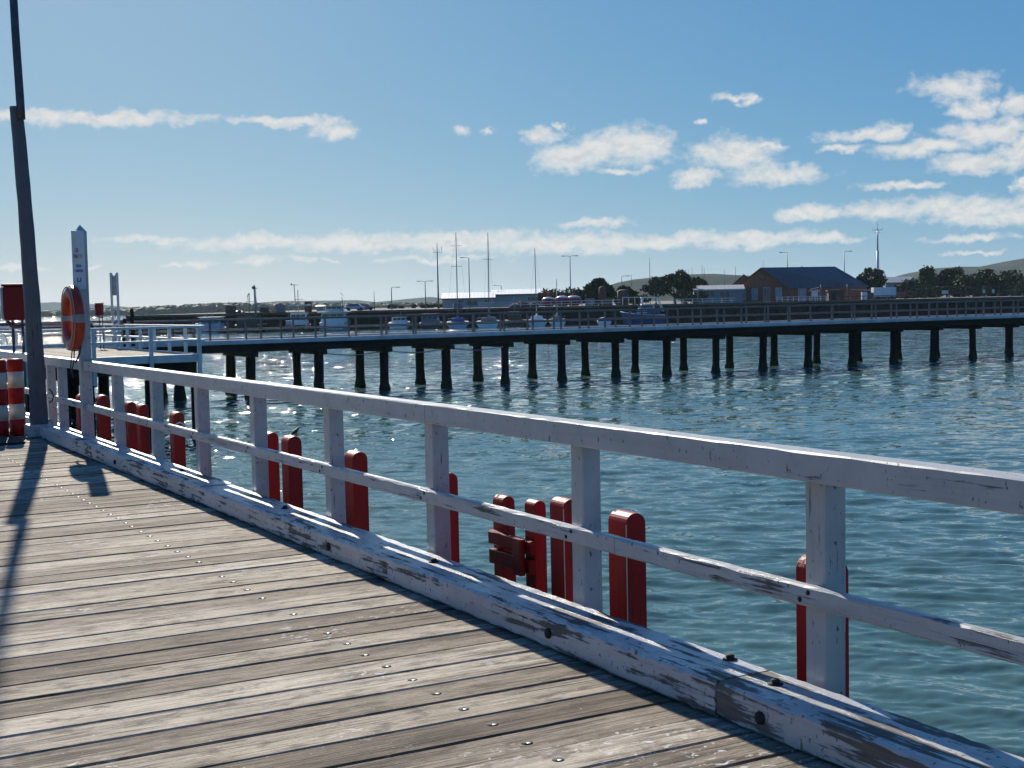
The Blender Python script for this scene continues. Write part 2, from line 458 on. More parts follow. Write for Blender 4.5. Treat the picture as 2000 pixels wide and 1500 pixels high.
# ------------------------------------------------------------------ mesh helpers
class MB:
    def __init__(self):
        self.v, self.f, self.s = [], [], []

    def add(self, verts, faces, smooth=False):
        o = len(self.v)
        self.v += [tuple(x) for x in verts]
        self.f += [tuple(i + o for i in f) for f in faces]
        self.s += [smooth] * len(faces)
        return self

    def box(self, x0, x1, y0, y1, z0, z1):
        return self.add([(x0, y0, z0), (x1, y0, z0), (x1, y1, z0), (x0, y1, z0), (x0, y0, z1), (x1, y0, z1), (x1, y1, z1), (x0, y1, z1)],
                        [(0, 3, 2, 1), (4, 5, 6, 7), (0, 1, 5, 4), (1, 2, 6, 5), (2, 3, 7, 6), (3, 0, 4, 7)])

    def cbox(self, x, y, z, sx, sy, sz):
        return self.box(x - sx / 2, x + sx / 2, y - sy / 2, y + sy / 2, z - sz / 2, z + sz / 2)

    def ring_loft(self, rings, caps=True, smooth=False):
        n = len(rings[0])
        vs = [p for r in rings for p in r]
        fs = []
        for i in range(len(rings) - 1):
            for j in range(n):
                k = (j + 1) % n
                fs.append((i * n + j, i * n + k, (i + 1) * n + k, (i + 1) * n + j))
        if caps:
            fs.append(tuple(range(n - 1, -1, -1)))
            fs.append(tuple((len(rings) - 1) * n + j for j in range(n)))
        return self.add(vs, fs, smooth)

    def tube(self, pts, r, n=8, smooth=True):
        pts = [Vector(q) for q in pts]
        rs = r if isinstance(r, (list, tuple)) else [r] * len(pts)
        rings = []
        for i, q in enumerate(pts):
            a = pts[max(i - 1, 0)]
            b = pts[min(i + 1, len(pts) - 1)]
            d = (b - a).normalized()
            s = d.cross(Vector((0, 0, 1)))
            if s.length < 1e-4:
                s = Vector((1, 0, 0))
            s.normalize()
            u = s.cross(d)
            rings.append([q + (s * math.cos(2 * math.pi * j / n) + u * math.sin(2 * math.pi * j / n)) * rs[i] for j in range(n)])
        return self.ring_loft(rings, True, smooth)

    def lathe(self, prof, n=16, c=(0, 0, 0), smooth=True, rot=0.0):
        rings = [[(c[0] + r * math.cos(2 * math.pi * j / n + rot), c[1] + r * math.sin(2 * math.pi * j / n + rot), c[2] + z) for j in range(n)] for (r, z) in prof]
        return self.ring_loft(rings, True, smooth)

    def prism(self, poly, axis, a, b):
        """poly: 2-D outline; axis the direction it is pulled along, from a to b"""
        def P(q, h):
            return {0: (h, q[0], q[1]), 1: (q[0], h, q[1]), 2: (q[0], q[1], h)}[axis]
        n = len(poly)
        vs = [P(q, a) for q in poly] + [P(q, b) for q in poly]
        fs = [tuple(range(n)), tuple(range(2 * n - 1, n - 1, -1))] + [(j, j + n, (j + 1) % n + n, (j + 1) % n) for j in range(n)]
        return self.add(vs, fs)

    def timber(self, p0, p1, wd, ht, ch=0.008, step=0.25, jit=0.003, rnd=random):
        """a sawn beam between two points (centre line) with worn, slightly uneven arrises"""
        p0, p1 = Vector(p0), Vector(p1)
        d = p1 - p0
        L = d.length
        d.normalize()
        if abs(d.z) > 0.9:
            s, u = Vector((1, 0, 0)), Vector((0, 1, 0))
        else:
            s = d.cross(Vector((0, 0, 1))).normalized()
            u = s.cross(d)
        n = max(1, int(L / step))
        rings = []
        for i in range(n + 1):
            q = p0 + d * (L * i / n)
            cs = [max(0.002, ch + rnd.uniform(-1, 1.6) * jit) for _ in range(4)]
            a, b = wd / 2, ht / 2
            o = [(a, -b + cs[0]), (a, b - cs[1]), (a - cs[1], b), (-a + cs[2], b), (-a, b - cs[2]), (-a, -b + cs[3]), (-a + cs[3], -b), (a - cs[0], -b)]
            rings.append([q + s * (x + rnd.uniform(-.25, .25) * jit) + u * (y + rnd.uniform(-.25, .25) * jit) for (x, y) in o])
        return self.ring_loft(rings, True)

    def build(self, name, mat, parent=None, bevel=0.0):
        me = bpy.data.meshes.new(name)
        me.from_pydata(self.v, [], self.f)
        if any(self.s):
            me.polygons.foreach_set('use_smooth', self.s)
        me.materials.append(M[mat] if isinstance(mat, str) else mat)
        me.update()
        o = bpy.data.objects.new(name, me)
        COL.objects.link(o)
        if parent:
            o.parent = parent
        if bevel:
            bm = o.modifiers.new('bevel', 'BEVEL')
            bm.width = bevel
            bm.segments = 2
        return o


def thing(name, label, cat, loc=(0, 0, 0), rz=0.0, group=None):
    o = bpy.data.objects.new(name, None)
    o.empty_display_size = 0.2
    COL.objects.link(o)
    o.location = loc
    o.rotation_euler = (0, 0, rz)
    o['label'] = label
    o['category'] = cat
    if group:
        o['group'] = group
    return o


def tag(o, label, cat, group=None):
    o['label'] = label
    o['category'] = cat
    if group:
        o['group'] = group
    return o


def struct(name, mb, mat):
    o = mb.build(name, mat)
    o['kind'] = 'structure'
    return o


def dup(o, parent, loc=None):
    c = o.copy()
    COL.objects.link(c)
    c.parent = parent
    if loc is not None:
        c.location = loc
    for ch in o.children:
        dup(ch, c)
    return c


def dup_thing(root, loc, label, rz=None):
    r = root.copy()
    COL.objects.link(r)
    r.location = loc
    r['label'] = label
    if rz is not None:
        r.rotation_euler = (0, 0, rz)
    for ch in root.children:
        dup(ch, r)
    return r


# ------------------------------------------------------------------ sea, land, far hills
ZW = -2.83          # water level; the wharf deck is z = 0, the eye 1.6 above it
ZL = 0.80           # level of the harbour land


def build_sea():
    rings = [3.2]
    while rings[-1] < 45:
        rings.append(rings[-1] * 1.0030)
    while rings[-1] < 170:
        rings.append(rings[-1] * 1.0050)
    while rings[-1] < 30000:
        rings.append(rings[-1] * 1.045)
    r = np.array(rings)
    a = np.linspace(math.radians(-42), math.radians(42), 600) + YAW
    a = np.concatenate([np.linspace(math.radians(-95), math.radians(-43), 14) + YAW, a, np.linspace(math.radians(43), math.radians(95), 14) + YAW])
    R, A = np.meshgrid(r, a, indexing='ij')
    X, Y = R * np.sin(A), R * np.cos(A)
    dr = np.gradient(r)[:, None]
    da = (R * math.radians(84 / 600))
    Z = np.zeros_like(X)
    n = 110
    lam = 0.13 * (1.5 / 0.13) ** (RNG.random(n) ** 1.7)
    th = math.pi + YAW + 0.25 + RNG.normal(0, 0.55, n)     # travelling roughly towards the wharf
    sl = 0.20 * math.sqrt(2 / n)
    px = X + 0.35 * np.sin(Y * 0.31 + 1.3) + 0.22 * np.sin(X * 0.53 - Y * .22)
    py = Y + 0.35 * np.sin(X * 0.37 + 0.4) + 0.22 * np.sin(Y * 0.61 + X * .17)
    patch = 0.85 + 0.3 * np.sin(X * .23 + 1.7 * np.sin(Y * .11)) * np.sin(Y * .19 + 1.1 * np.sin(X * .13))
    for i in range(n):
        k = 2 * math.pi / lam[i]
        ph = k * (px * math.sin(th[i]) + py * math.cos(th[i])) + RNG.random() * 6.28
        wgt = np.clip((lam[i] / np.maximum(dr, da * .6) - 2.0) / 1.6, 0, 1)
        if wgt.max() <= 0:
            continue
        s = np.sin(ph)
        Z += wgt * (sl / k) * (s + 0.22 * np.cos(2 * ph))
    Z = Z * patch + ZW
    nr, na = X.shape
    vs = np.stack([X, Y, Z], -1).reshape(-1, 3)
    i, j = np.meshgrid(np.arange(nr - 1), np.arange(na - 1), indexing='ij')
    b = (i * na + j).ravel()
    fs = np.stack([b, b + na, b + na + 1, b + 1], 1)
    me = bpy.data.meshes.new('water')
    me.vertices.add(len(vs))
    me.vertices.foreach_set('co', vs.ravel())
    me.loops.add(fs.size)
    me.loops.foreach_set('vertex_index', fs.ravel().astype(np.int32))
    me.polygons.add(len(fs))
    me.polygons.foreach_set('loop_start', (np.arange(len(fs)) * 4).astype(np.int32))
    me.update()
    me.polygons.foreach_set('use_smooth', np.ones(len(fs), dtype=bool))
    if me.polygons[0].normal.z < 0:
        me.flip_normals()
    me.materials.append(M['water'])
    o = bpy.data.objects.new('water', me)
    COL.objects.link(o)
    o['kind'] = 'structure'


build_sea()


def vf(lat, D, z=0.0):
    """view-aligned ground coordinates: lat metres to the right, D metres ahead of the camera"""
    return Vector((D * math.sin(YAW) + lat * math.cos(YAW), D * math.cos(YAW) - lat * math.sin(YAW), z))


def vloc(px, D, z=0.0):
    return vf((px - 1000) / F_PX * D, D, z)


def hz(px):
    return 592.9 - 0.0214 * (px - 1000)


def zat(px, py, D):
    return EYE + (hz(px) - py) * D / F_PX


def ridge(name, pts, D, depth, zbase, mat, seed, rough=0.4):
    """a hill: skyline given by directions and heights, pulled back in depth with a rounded top"""
    rnd = random.Random(seed)
    xs = np.array([q[0] for q in pts], float)
    ys = np.array([q[1] for q in pts], float)
    N = 160
    u = np.linspace(xs[0], xs[-1], N)
    top = np.interp(u, xs, ys)
    mb = MB()
    rows = [(0.0, 0.0), (0.12, .35), (.25, .62), (.4, .85), (.5, .96), (.6, 1.0), (.8, .9), (1.0, .4)]
    vs = []
    ph = [rnd.random() * 6.28 for _ in range(12)]
    for (dd, hh) in rows:
        for i in range(N):
            z1 = zat(u[i], top[i], D)
            Dd = D + (dd - .6) * depth
            wob = sum(math.sin(u[i] * .013 * (k + 1) * 1.7 + ph[k] + dd * 5) / (k + 1) for k in range(9)) * rough * .06
            z = zbase + (z1 - zbase) * max(0.0, hh + (wob if 0.05 < hh < .99 else 0) * (1 - abs(hh - .5)))
            p = vf((u[i] - 1000) / F_PX * D, Dd)
            vs.append((p.x, p.y, z))
    fs = [(r * N + i, r * N + i + 1, (r + 1) * N + i + 1, (r + 1) * N + i) for r in range(len(rows) - 1) for i in range(N - 1)]
    mb.add(vs, fs, True)
    return struct(name, mb, mat)


# far skyline hills
ridge('hills', [(-300, 606), (-80, 600), (40, 596), (85, 592), (110, 590), (150, 592), (240, 600), (300, 608)], 6500, 1500, ZW - 1, 'hill', 1)
ridge('hills', [(420, 606), (500, 593), (560, 588), (660, 587), (700, 586), (740, 590), (800, 584), (845, 580), (900, 585), (980, 590), (1080, 590)], 5200, 1400, ZW - 1, 'hill', 2)
ridge('hills', [(1050, 590), (1150, 572), (1210, 552), (1240, 546), (1300, 540), (1350, 536), (1400, 535), (1450, 538), (1520, 545), (1600, 552), (1700, 560), (1800, 575)], 2200, 700, 0, 'dune', 3)
ridge('hills', [(1640, 570), (1760, 545), (1830, 524), (1880, 521), (1930, 522), (1960, 512), (2000, 505), (2080, 500), (2200, 505), (2400, 520)], 2600, 800, 0, 'dune', 4)
# low wooded shore across the bay
ridge('shore', [(-400, 611), (-100, 608), (30, 607), (200, 603), (330, 597), (420, 594.5), (520, 594), (700, 594), (830, 593), (1000, 591), (1200, 587)], 1950, 200, ZW - 1, 'wood_far', 5, 0.0)


def woodland():
    rnd = random.Random(5)
    mb = MB()
    xs = [-300, 0, 100, 200, 290, 340, 400, 440, 500, 560, 620, 700, 760, 820, 900, 1000, 1180]
    ys = [609, 607, 606, 603, 600, 597, 594, 592, 592, 591.5, 592, 592.5, 592, 591, 590, 588, 585]
    for i in range(1500):
        u = rnd.uniform(-300, 1180)
        D = rnd.uniform(1720, 1890)
        top = float(np.interp(u, xs, ys)) + rnd.uniform(-1.2, 4.0)
        z1 = zat(u, top, D)
        base = max(ZW, z1 - rnd.uniform(9, 14))
        p = vf((u - 1000) / F_PX * D, D)
        rr = rnd.uniform(5, 10)
        n = 7
        prof = [(.55, base), (1.0, base + (z1 - base) * .45), (.85, base + (z1 - base) * .78), (.35, z1 - .3), (.05, z1)]
        rings = []
        for (k, z) in prof:
            rings.append([(p.x + rr * k * math.cos(2 * math.pi * j / n) * rnd.uniform(.75, 1.2), p.y + rr * k * math.sin(2 * math.pi * j / n) * rnd.uniform(.75, 1.2), z + rnd.uniform(-.8, .8)) for j in range(n)])
        mb.ring_loft(rings, True)
    o = mb.build('woodland', 'wood_far')
    o['kind'] = 'stuff'


woodland()

# the harbour land behind the quay
DQ = 266.0
mb = MB()
lp = [vloc(250, DQ + 1.5), vloc(2900, DQ + 1.5), vf(620, 900), vf(900, 2300), vf(60, 2300), vf(-40, 900), vf(-85, 420)]
n = len(lp)
mb.add([(q.x, q.y, ZL) for q in lp] + [(q.x, q.y, ZW - 2) for q in lp],
       [tuple(range(n - 1, -1, -1))] + [(j, (j + 1) % n, (j + 1) % n + n, j + n) for j in range(n)])
land = struct('ground', mb, 'asphalt')
for poly in land.data.polygons:
    pass


# ------------------------------------------------------------------ the near wharf
X_KERB, X_RAIL, X_POST = 3.13, 3.40, 3.50
PITCHP = 0.247


def wharf_deck():
    mb = MB()
    planks = []
    rnd = random.Random(3)
    y = -3.0
    i = 0
    while y < 62:
        wd = PITCHP - rnd.uniform(0.007, 0.017)
        if rnd.random() < 0.12:
            wd -= 0.007
        dz = rnd.uniform(-0.005, 0.004)
        sk = rnd.uniform(-0.004, 0.004)
        cuts = [-9.0, 3.40] if y > 0 else [-9.0, 3.40]
        if rnd.random() < 0.5:
            cuts.insert(1, rnd.choice([-2.7, -5.1]))
        for a, b in zip(cuts[:-1], cuts[1:]):
            N = 10
            e = 0.006
            rings = []
            for k in range(N + 1):
                x = a + 0.004 + (b - a - 0.008) * k / N
                w0 = y + sk * (x / 3) + rnd.uniform(-.0015, .0015)
                w1 = w0 + wd + rnd.uniform(-.0015, .0015)
                zc = dz + rnd.uniform(-.001, .001)
                rings.append([(x, w0, -0.125), (x, w0, zc - e), (x, w0 + e, zc), (x, w0 + wd * .5, zc - .0025), (x, w1 - e, zc), (x, w1, zc - e), (x, w1, -0.125)])
            mb.ring_loft([r[::-1] for r in rings], True)
        planks.append((y, wd, dz))
        y += PITCHP
        i += 1
    struct('wharf_deck', mb, 'deck')
    jb = MB()
    jb.box(-9, 3.38, -3, 62, -.155, -.13)  # dark sheet added under the planks to block light from below
    for x in (-7.5, -5.1, -2.7, -0.2, 2.39):
        jb.box(x - .1, x + .1, -3, 62, -.4, -.16)
    jb.box(3.16, 3.375, -3, 62, -.42, -.16)
    y = -1.0
    while y < 62:
        jb.box(-9, 3.36, y - .15, y + .15, -.75, -.42)
        for x in (-7.5, -3.5, .2, 3.0):
            jb.lathe([(.17, ZW - 1.5), (.17, -.42)], 10, (x, y, 0))
        y += 3.26
    struct('wharf_beams_shade_sheet', jb, 'pile')
    # bolts, a row above each joist: dark discs paint the shade of their recesses
    bb, hb = MB(), MB()
    rnd2 = random.Random(9)
    for (y, wd, dz) in planks:
        if y > 26:
            break
        for x in (2.39, -0.2):
            if rnd2.random() < .93:
                cx, cy = x + rnd2.uniform(-.006, .006), y + wd * .5 + rnd2.uniform(-.012, .012)
                z = dz - .0015
                bb.lathe([(.0225, -.004), (.022, .0010), (.002, .0011)], 12, (cx, cy, z))
                hb.lathe([(.010, .0), (.0095, .0016), (.002, .0018)], 8, (cx + .003, cy - .008, z))
    struct('wharf_bolt_recess_shade', bb, 'bolt')
    struct('wharf_bolt_heads', hb, 'steel')


wharf_deck()


# kerb timbers along the deck edge
def kerb(y0, y1, label, dx=0.0, zt=0.15, seed=1, bolts=(), mat='kerb'):
    t_ = thing('kerb_beam', label, 'kerb beam', (X_KERB + dx + .14, y0, 0), 0, 'white kerb timbers along the wharf edge')
    rnd = random.Random(seed)
    L = y1 - y0 - .006
    mb = MB()
    mb.timber((0, 0, (zt + .006) / 2), (0, L, (zt + .006) / 2), .28, zt - .006, .012, .05, .0045, rnd)
    mb.build('beam', mat, t_)
    for (bx, by, bz, face) in bolts:
        b = MB()
        if face == 'side':
            rings = [[(-.14 - d, by - y0 + r * math.cos(2 * math.pi * j / 10), bz + r * math.sin(2 * math.pi * j / 10)) for j in range(10)] for (r, d) in ((.024, -.02), (.024, .012), (.015, .017), (.003, .018))]
            b.ring_loft(rings, True, True)
        else:
            b.lathe([(.03, -.01), (.03, .004), (.018, .005), (.018, .017), (.012, .021), (.003, .022)], 10, (bx, by - y0, zt))
        b.build('bolt', 'bolt', t_)
    return t_


kerb(-2.4, 4.11, 'nearest white kerb timber, scoured grey on top, running out of the bottom right of the frame', 0.004, .148, 1, [(0.02, 3.95, 0, 'top'), (0, 3.84, .075, 'side'), (0, 2.2, .07, 'side')], 'kerb_near')
kerb(4.11, 10.98, 'long white kerb timber below the middle of the railing, beside the red timber fenders', 0, .15, 2, [(0.1, 4.32, 0, 'top'), (0, 5.35, .08, 'side'), (.02, 6.9, 0, 'top'), (0, 8.1, .08, 'side'), (.03, 9.4, 0, 'top')])
kerb(10.98, 18.2, 'white kerb timber with dark stains ending at the foot of the light pole', 0, .16, 3, [(0.02, 12.1, 0, 'top'), (0, 14.0, .08, 'side'), (.02, 16.9, 0, 'top')])
kerb(18.2, 46.5, 'far white kerb timber beyond the light pole and the striped posts', 0.03, .16, 4)

# railing
RAIL_TOP, RAIL_BOT, MID_TOP, MID_BOT = 1.024, 0.912, 0.519, 0.437
rail_root = thing('railing', 'white timber railing with two rails and square posts along the wharf edge', 'railing', (X_RAIL, 0, 0))
rnd = random.Random(21)
post_y = [2.25, 3.906, 5.603, 7.257, 8.911, 10.545, 12.109, 13.729, 15.372, 18.516, 19.31, 20.7, 22.3, 23.95, 25.6, 27.2, 28.8, 30.5, 32.1, 33.7, 35.3, 37, 38.6, 40.2, 41.8, 43.5, 45.1]
for y in post_y:
    mb = MB()
    yc = y
    mb.timber((.10, yc, -.35), (.10 + rnd.uniform(-.006, .006), yc + rnd.uniform(-.006, .006), RAIL_BOT - .003), .108, .108, .005, .18, .002, rnd)
    mb.build('post', 'white', rail_root)
cuts = [-1.0, 7.175, 11.976, 18.6, 26.0, 34.0, 46.5]
for a, b in zip(cuts[:-1], cuts[1:]):
    mb = MB()
    hh = RAIL_TOP - RAIL_BOT
    dz = rnd.uniform(-.003, .003)
    mb.timber((.043, a + .003, (RAIL_TOP + RAIL_BOT) / 2 + dz), (.043, b - .003, (RAIL_TOP + RAIL_BOT) / 2 + dz), .11, hh, .006, .10, .0014, rnd)
    mb.build('top_rail', 'white_rail', rail_root)
cuts = [-1.0, 5.2, 10.6, 16.6, 24, 34, 46.5]
for k, (a, b) in enumerate(zip(cuts[:-1], cuts[1:])):
    mb = MB()
    zc = (MID_TOP + MID_BOT) / 2
    if k == 2:
        b -= .02
    mb.timber((.022, a + .002, zc), (.022, b - .002, zc), .045, MID_TOP - MID_BOT, .008, .08, .003, rnd)
    mb.build('mid_rail', 'white_mid', rail_root)

for y in post_y[1:12]:
    for (dy_, z_) in ((-.022, .495), (.024, .462)):
        mb = MB()
        rings = [[(-.0005 - d_, y + dy_ + r_ * math.cos(6.283 * j / 8), z_ + r_ * math.sin(6.283 * j / 8)) for j in range(8)] for (r_, d_) in ((.010, -.004), (.010, .003), (.003, .005))]
        mb.ring_loft(rings, True)
        mb.build('bolt', 'bolt', rail_root)

# sign post in the railing line
pb = on_x(172, 740, 3.47)
SPY = 16.72
sp_ = thing('sign_post', 'tall white post with pointed top and small safety sign behind the orange life ring', 'sign post', (3.43, SPY, 0))
mb = MB()
ztop = zat(157, 440, 16.72 * math.cos(YAW) + 3.43 * math.sin(YAW))
mb.timber((0, 0, -.35), (0, 0, ztop - .09), .13, .13, .006, .2, .002, rnd)
mb.add([(-.065, -.065, ztop - .09), (.065, -.065, ztop - .09), (.065, .065, ztop - .09), (-.065, .065, ztop - .09), (0, 0, ztop)],
       [(0, 1, 4), (1, 2, 4), (2, 3, 4), (3, 0, 4)])
mb.build('post', 'white', sp_)
mb = MB()
mb.box(-.118, .03, -.081, -.067, ztop - .77, ztop - .075)
board = mb.build('sign_board', 'white_far', sp_, .004)
rs = random.Random(4)


def word(x0, z, n, cw, ch, mat):
    mbx = MB()
    for i in range(n):
        x = x0 + i * cw * 1.35
        k = rs.choice('ilneo')
        y0, y1 = -.0835, -.0812
        mbx.box(x, x + cw * .3, y0, y1, z, z + ch)
        if k in 'neo':
            mbx.box(x + cw * .75, x + cw * 1.05, y0, y1, z, z + ch)
        if k in 'eo':
            mbx.box(x + cw * .3, x + cw * .75, y0, y1, z + ch * .42, z + ch * .6)
        if k in 'lo':
            mbx.box(x + cw * .3, x + cw * .75, y0, y1, z, z + ch * .2)
    mbx.build('lettering', mat, board)


word(-.085, ztop - .33, 3, .012, .05, 'ink_red')
word(-.10, ztop - .40, 6, .014, .045, 'ink_red')
word(-.075, ztop - .51, 4, .013, .035, 'ink_blue')
word(-.095, ztop - .565, 6, .013, .035, 'ink_blue')
mb = MB()
mb.prism([(-.07, ztop - .68), (-.024, ztop - .68), (-.024, ztop - .63), (-.035, ztop - .63), (-.035, ztop - .668), (-.059, ztop - .668), (-.059, ztop - .63), (-.07, ztop - .63)], 1, -.0835, -.0812)
mb.build('symbol', 'ink_blue', board)

# life ring hung on the deck side of the sign post
lr = thing('life_ring', 'orange life ring with grey bands hanging edge-on from the white sign post', 'life ring', (3.30, SPY - .05, on_x(148, 622, 3.30).z), math.radians(0))
R0, r0 = .315, .075


def ring_arc(t0, t1, r, n, x0=0):
    mb_ = MB()
    rings = []
    for i in range(n + 1):
        a = t0 + (t1 - t0) * i / n
        c, s_ = math.cos(a), math.sin(a)
        rings.append([(x0 + r * 1.0 * math.sin(2 * math.pi * j / 14), c * (R0 + r * math.cos(2 * math.pi * j / 14)), s_ * (R0 + r * math.cos(2 * math.pi * j / 14))) for j in range(14)])
    mb_.ring_loft(rings, abs(t1 - t0) < 6.2, True)
    return mb_


ring_arc(0, 2 * math.pi, r0, 48).build('ring', 'orange', lr)
for a in (.0, math.pi / 2, math.pi, 3 * math.pi / 2):
    ring_arc(a - .13, a + .13, r0 + .004, 6).build('band', 'tape', lr)
mb = MB()
pts = []
for i in range(65):
    a = 2 * math.pi * i / 64
    s_ = abs(math.sin(a * 2))
    pts.append((-.05 - .012 * s_, math.cos(a) * (R0 + r0 * .75 + .02 * s_), math.sin(a) * (R0 + r0 * .75 + .02 * s_)))
mb.tube(pts, .007, 6)
mb.build('grab_rope', 'rope', lr)
mb = MB()
mb.tube([(.05, -.05, R0 - .02), (.06, -.16, .1), (.05, -.22, -.2), (.02, -.18, -.42), (-.02, -.14, -.52)], .011, 6)
mb.tube([(-.02, -.1, -.36), (-.03, -.1, -.5), (-.05, -.05, -.62), (-.03, -.02, -.70)], .008, 6)
mb.tube([(-.02, .03, -.38), (-.04, .02, -.52), (-.06, .0, -.66)], .007, 6)
mb.build('line', 'dark_rope', lr)

# light pole standing on the kerb
pl = thing('light_pole', 'tall grey light pole, squared timber below, thin steel above, beside the striped posts', 'light pole', (3.17, 18.45, 0))
mb = MB()
rp = random.Random(2)
rings = []
for i in range(22):
    f_ = i / 21
    z = .05 + f_ * (4.25 - .05)
    a = .106 - .034 * f_
    cx, cy = -.10 * f_ * f_ - .02 * f_, 0
    o = [(a, -a * .55), (a, a * .55), (a * .55, a), (-a * .55, a), (-a, a * .55), (-a, -a * .55), (-a * .55, -a), (a * .55, -a)]
    rings.append([(cx + x + rp.uniform(-.004, .004), cy + y_ + rp.uniform(-.004, .004), z) for x, y_ in o])
mb.ring_loft(rings, True)
mb.build('timber_post', 'pole', pl)
mb = MB()
mb.tube([(-.075, -.085, 4.08), (-.08, -.08, 4.3), (-.10, -.06, 5.2), (-.125, -.04, 7.4)], [.05, .052, .05, .045], 12)
arm = mb.build('steel_pole', 'steel_dark', pl)
mb = MB()
mb.tube([(-.125, -.04, 7.38), (-.3, -.2, 7.62), (-.8, -.6, 7.7), (-1.2, -.9, 7.7)], .03, 8)
mb.build('lamp_arm', 'steel_dark', pl)
mb = MB()
mb.cbox(-1.35, -1.0, 7.69, .5, .3, .12)
mb.build('lamp_head', 'steel', pl, .03)
mb = MB()
mb.box(-.165, .165, -.17, .17, 0.006, .168)
mb.build('base_block', 'kerb', pl, .015)
mb = MB()
mb.tube([(.135, -.02, .62), (.17, -.03, .58), (.19, -.03, .52), (.17, -.03, .46), (.135, -.02, .44)], .01, 6)
mb.build('hook', 'steel_dark', pl)


# striped posts
def striped(loc, label):
    t_ = thing('striped_post', label, 'bollard', loc, .1, 'striped posts at the left of the wharf')
    hs = [0.0, .215, .42, .63, .845, 1.01]
    for k in range(5):
        mb_ = MB()
        top = k == 4
        prof = [(.102, hs[k]), (.102, hs[k + 1] - (.02 if top else .0))]
        if top:
            prof += [(.095, hs[k + 1]), (.02, hs[k + 1] + .006)]
        mb_.lathe(prof, 20)
        mb_.build('band', 'red' if k % 2 == 0 else 'cream_band', t_)
    return t_


striped((2.975, 18.9, 0), 'red and cream striped post right beside the light pole')
striped((2.735, 18.74, 0), 'red and cream striped post cut by the left edge of the photo')

# flat dark slab on the deck
a_, b_ = on_z(62, 858, 0), on_z(56, 872, 0)
mb = MB()
poly = [(-1.2, 0), (-.06, 0), (-.02, .02), (0, .08), (0, 1.0), (-1.2, 1.0)]
mb.prism([(x + 0, y) for x, y in poly], 2, 0.006, .03)
o = mb.build('dark_slab', 'mat')
o.location = (2.86, 17.55, 0)
tag(o, 'flat black slab lying in front of the striped posts', 'mat')


# red service boxes on thin legs
def service_box(loc, label, rz):
    t_ = thing('service_box', label, 'box', loc, rz, 'dark red boxes on legs')
    mb_ = MB()
    mb_.box(-.15, .15, -.14, .14, 1.46, 1.98)
    mb_.build('cabinet', 'red_dark', t_, .02)
    mb_ = MB()
    mb_.box(-.165, .165, -.155, .155, 1.983, 2.02)
    mb_.build('lid', 'red_dark', t_, .01)
    mb_ = MB()
    mb_.box(-.185, -.153, -.12, .12, 1.5, 1.97)
    mb_.build('door', 'steel', t_, .008)  # pale panel paints the lit left side of the box into its colour
    for x in (-.02, .12):
        mb_ = MB()
        mb_.tube([(x, 0, 0.0), (x, 0, 1.46)], .022, 8)
        mb_.build('leg', 'steel_dark', t_)
    mb_ = MB()
    mb_.tube([(-.1, 0, 1.46), (-.05, -.02, 1.38), (.05, -.02, 1.36), (.15, 0, 1.40)], .03, 8)
    mb_.build('cable', 'steel_dark', t_)
    return t_


sb = service_box(vloc(32, 21.0, .045), 'dark red box on thin black legs beside the tall light pole', -YAW + .42)
dup_thing(sb, vloc(199, 60, 0), 'small dark red box on legs far off on the landing, right of the life ring', -YAW)


# ------------------------------------------------------------------ red timber fenders outside the railing
def fender(u0, u1, v, label, seam=False, xf=3.76):
    """u0, u1: directions of the left and right edge where they can be seen"""
    ratio = .7
    if u0 is not None and u1 is not None:
        a = on_x(u0, v + 25, xf)
        e = on_x(u1, v + 25, xf)
        T = a.y - e.y
        wy = T / (1 + ratio * (a.y / xf))
        y1 = a.y
    elif u0 is not None:
        wy = .15
        y1 = on_x(u0, v + 25, xf).y
    else:
        wy = .15
        y1 = on_x(u1, v + 25, xf + wy * ratio).y + wy
    wx = wy * ratio
    y0 = y1 - wy
    um = (u0 if u0 is not None else u1 - 20)
    um = (um + (u1 if u1 is not None else um + 40)) / 2
    top = on_x(um, v, xf + wx * .4).z
    t_ = thing('fender_pile', label, 'fender pile', (xf, (y0 + y1) / 2, ZW), 0, 'red timber fender piles along the wharf')
    H = top - ZW
    hw = wy / 2
    r_ = wx / 2
    out = [(0, -1.0), (wx, -1.0)]
    n_ = 12
    for i in range(n_ + 1):
        an = math.pi * i / n_
        out.append((r_ + r_ * math.cos(an), H - r_ * .95 + r_ * .95 * math.sin(an)))
    mb_ = MB()
    mb_.prism([(x, z) for x, z in out], 1, -hw, hw)
    mb_.build('pile', 'red', t_, .006)
    if seam:
        mb_ = MB()
        mb_.box(-.0015, .002, -hw - .0015, -hw + .003, H - 1.5, H - r_ * .9)
        mb_.build('seam', 'cream_band', t_)
    return t_, H, hw, wx


FN = [
    (1553, 1662, 1090, 'red fender pile half hidden behind the nearest white railing post'),
    (1187, 1264, 1000, 'broad red fender pile standing alone to the right of the second nearest railing post', True),
    (1073, None, 971, 'red fender pile partly behind the left side of the second nearest railing post', True),
    (1024, 1068, 977, 'middle red fender pile, between the cross-braced one and the railing post'),
    (962, 1007, 968, 'red fender pile with the short dark red cross planks bolted over it'),
    (None, 895, 926, 'narrow red fender pile peeping out right of the third nearest railing post'),
    (672, 720, 882, 'single red fender pile close to the right of the fourth railing post'),
    (549, 591, 852, 'red fender pile with a small dark bird perched on its top'),
    (None, 545, 846, 'red fender pile just left of the one with the bird, half behind a railing post'),
    (331, 362, 805, 'red fender pile with a white loop painted near its top'),
    (266, 292, 790, 'right-hand pile of the far touching pair of red fenders'),
    (243, 268, 785, 'left-hand pile of the far touching pair of red fenders'),
    (187, 217, 772, 'red fender pile just right of the foot of the sign post'),
    (148, 175, 770, 'farthest red fender pile, a strip left of the sign post'),
    (57, 80, 760, 'red fender pile seen between the striped post and the light pole'),
]
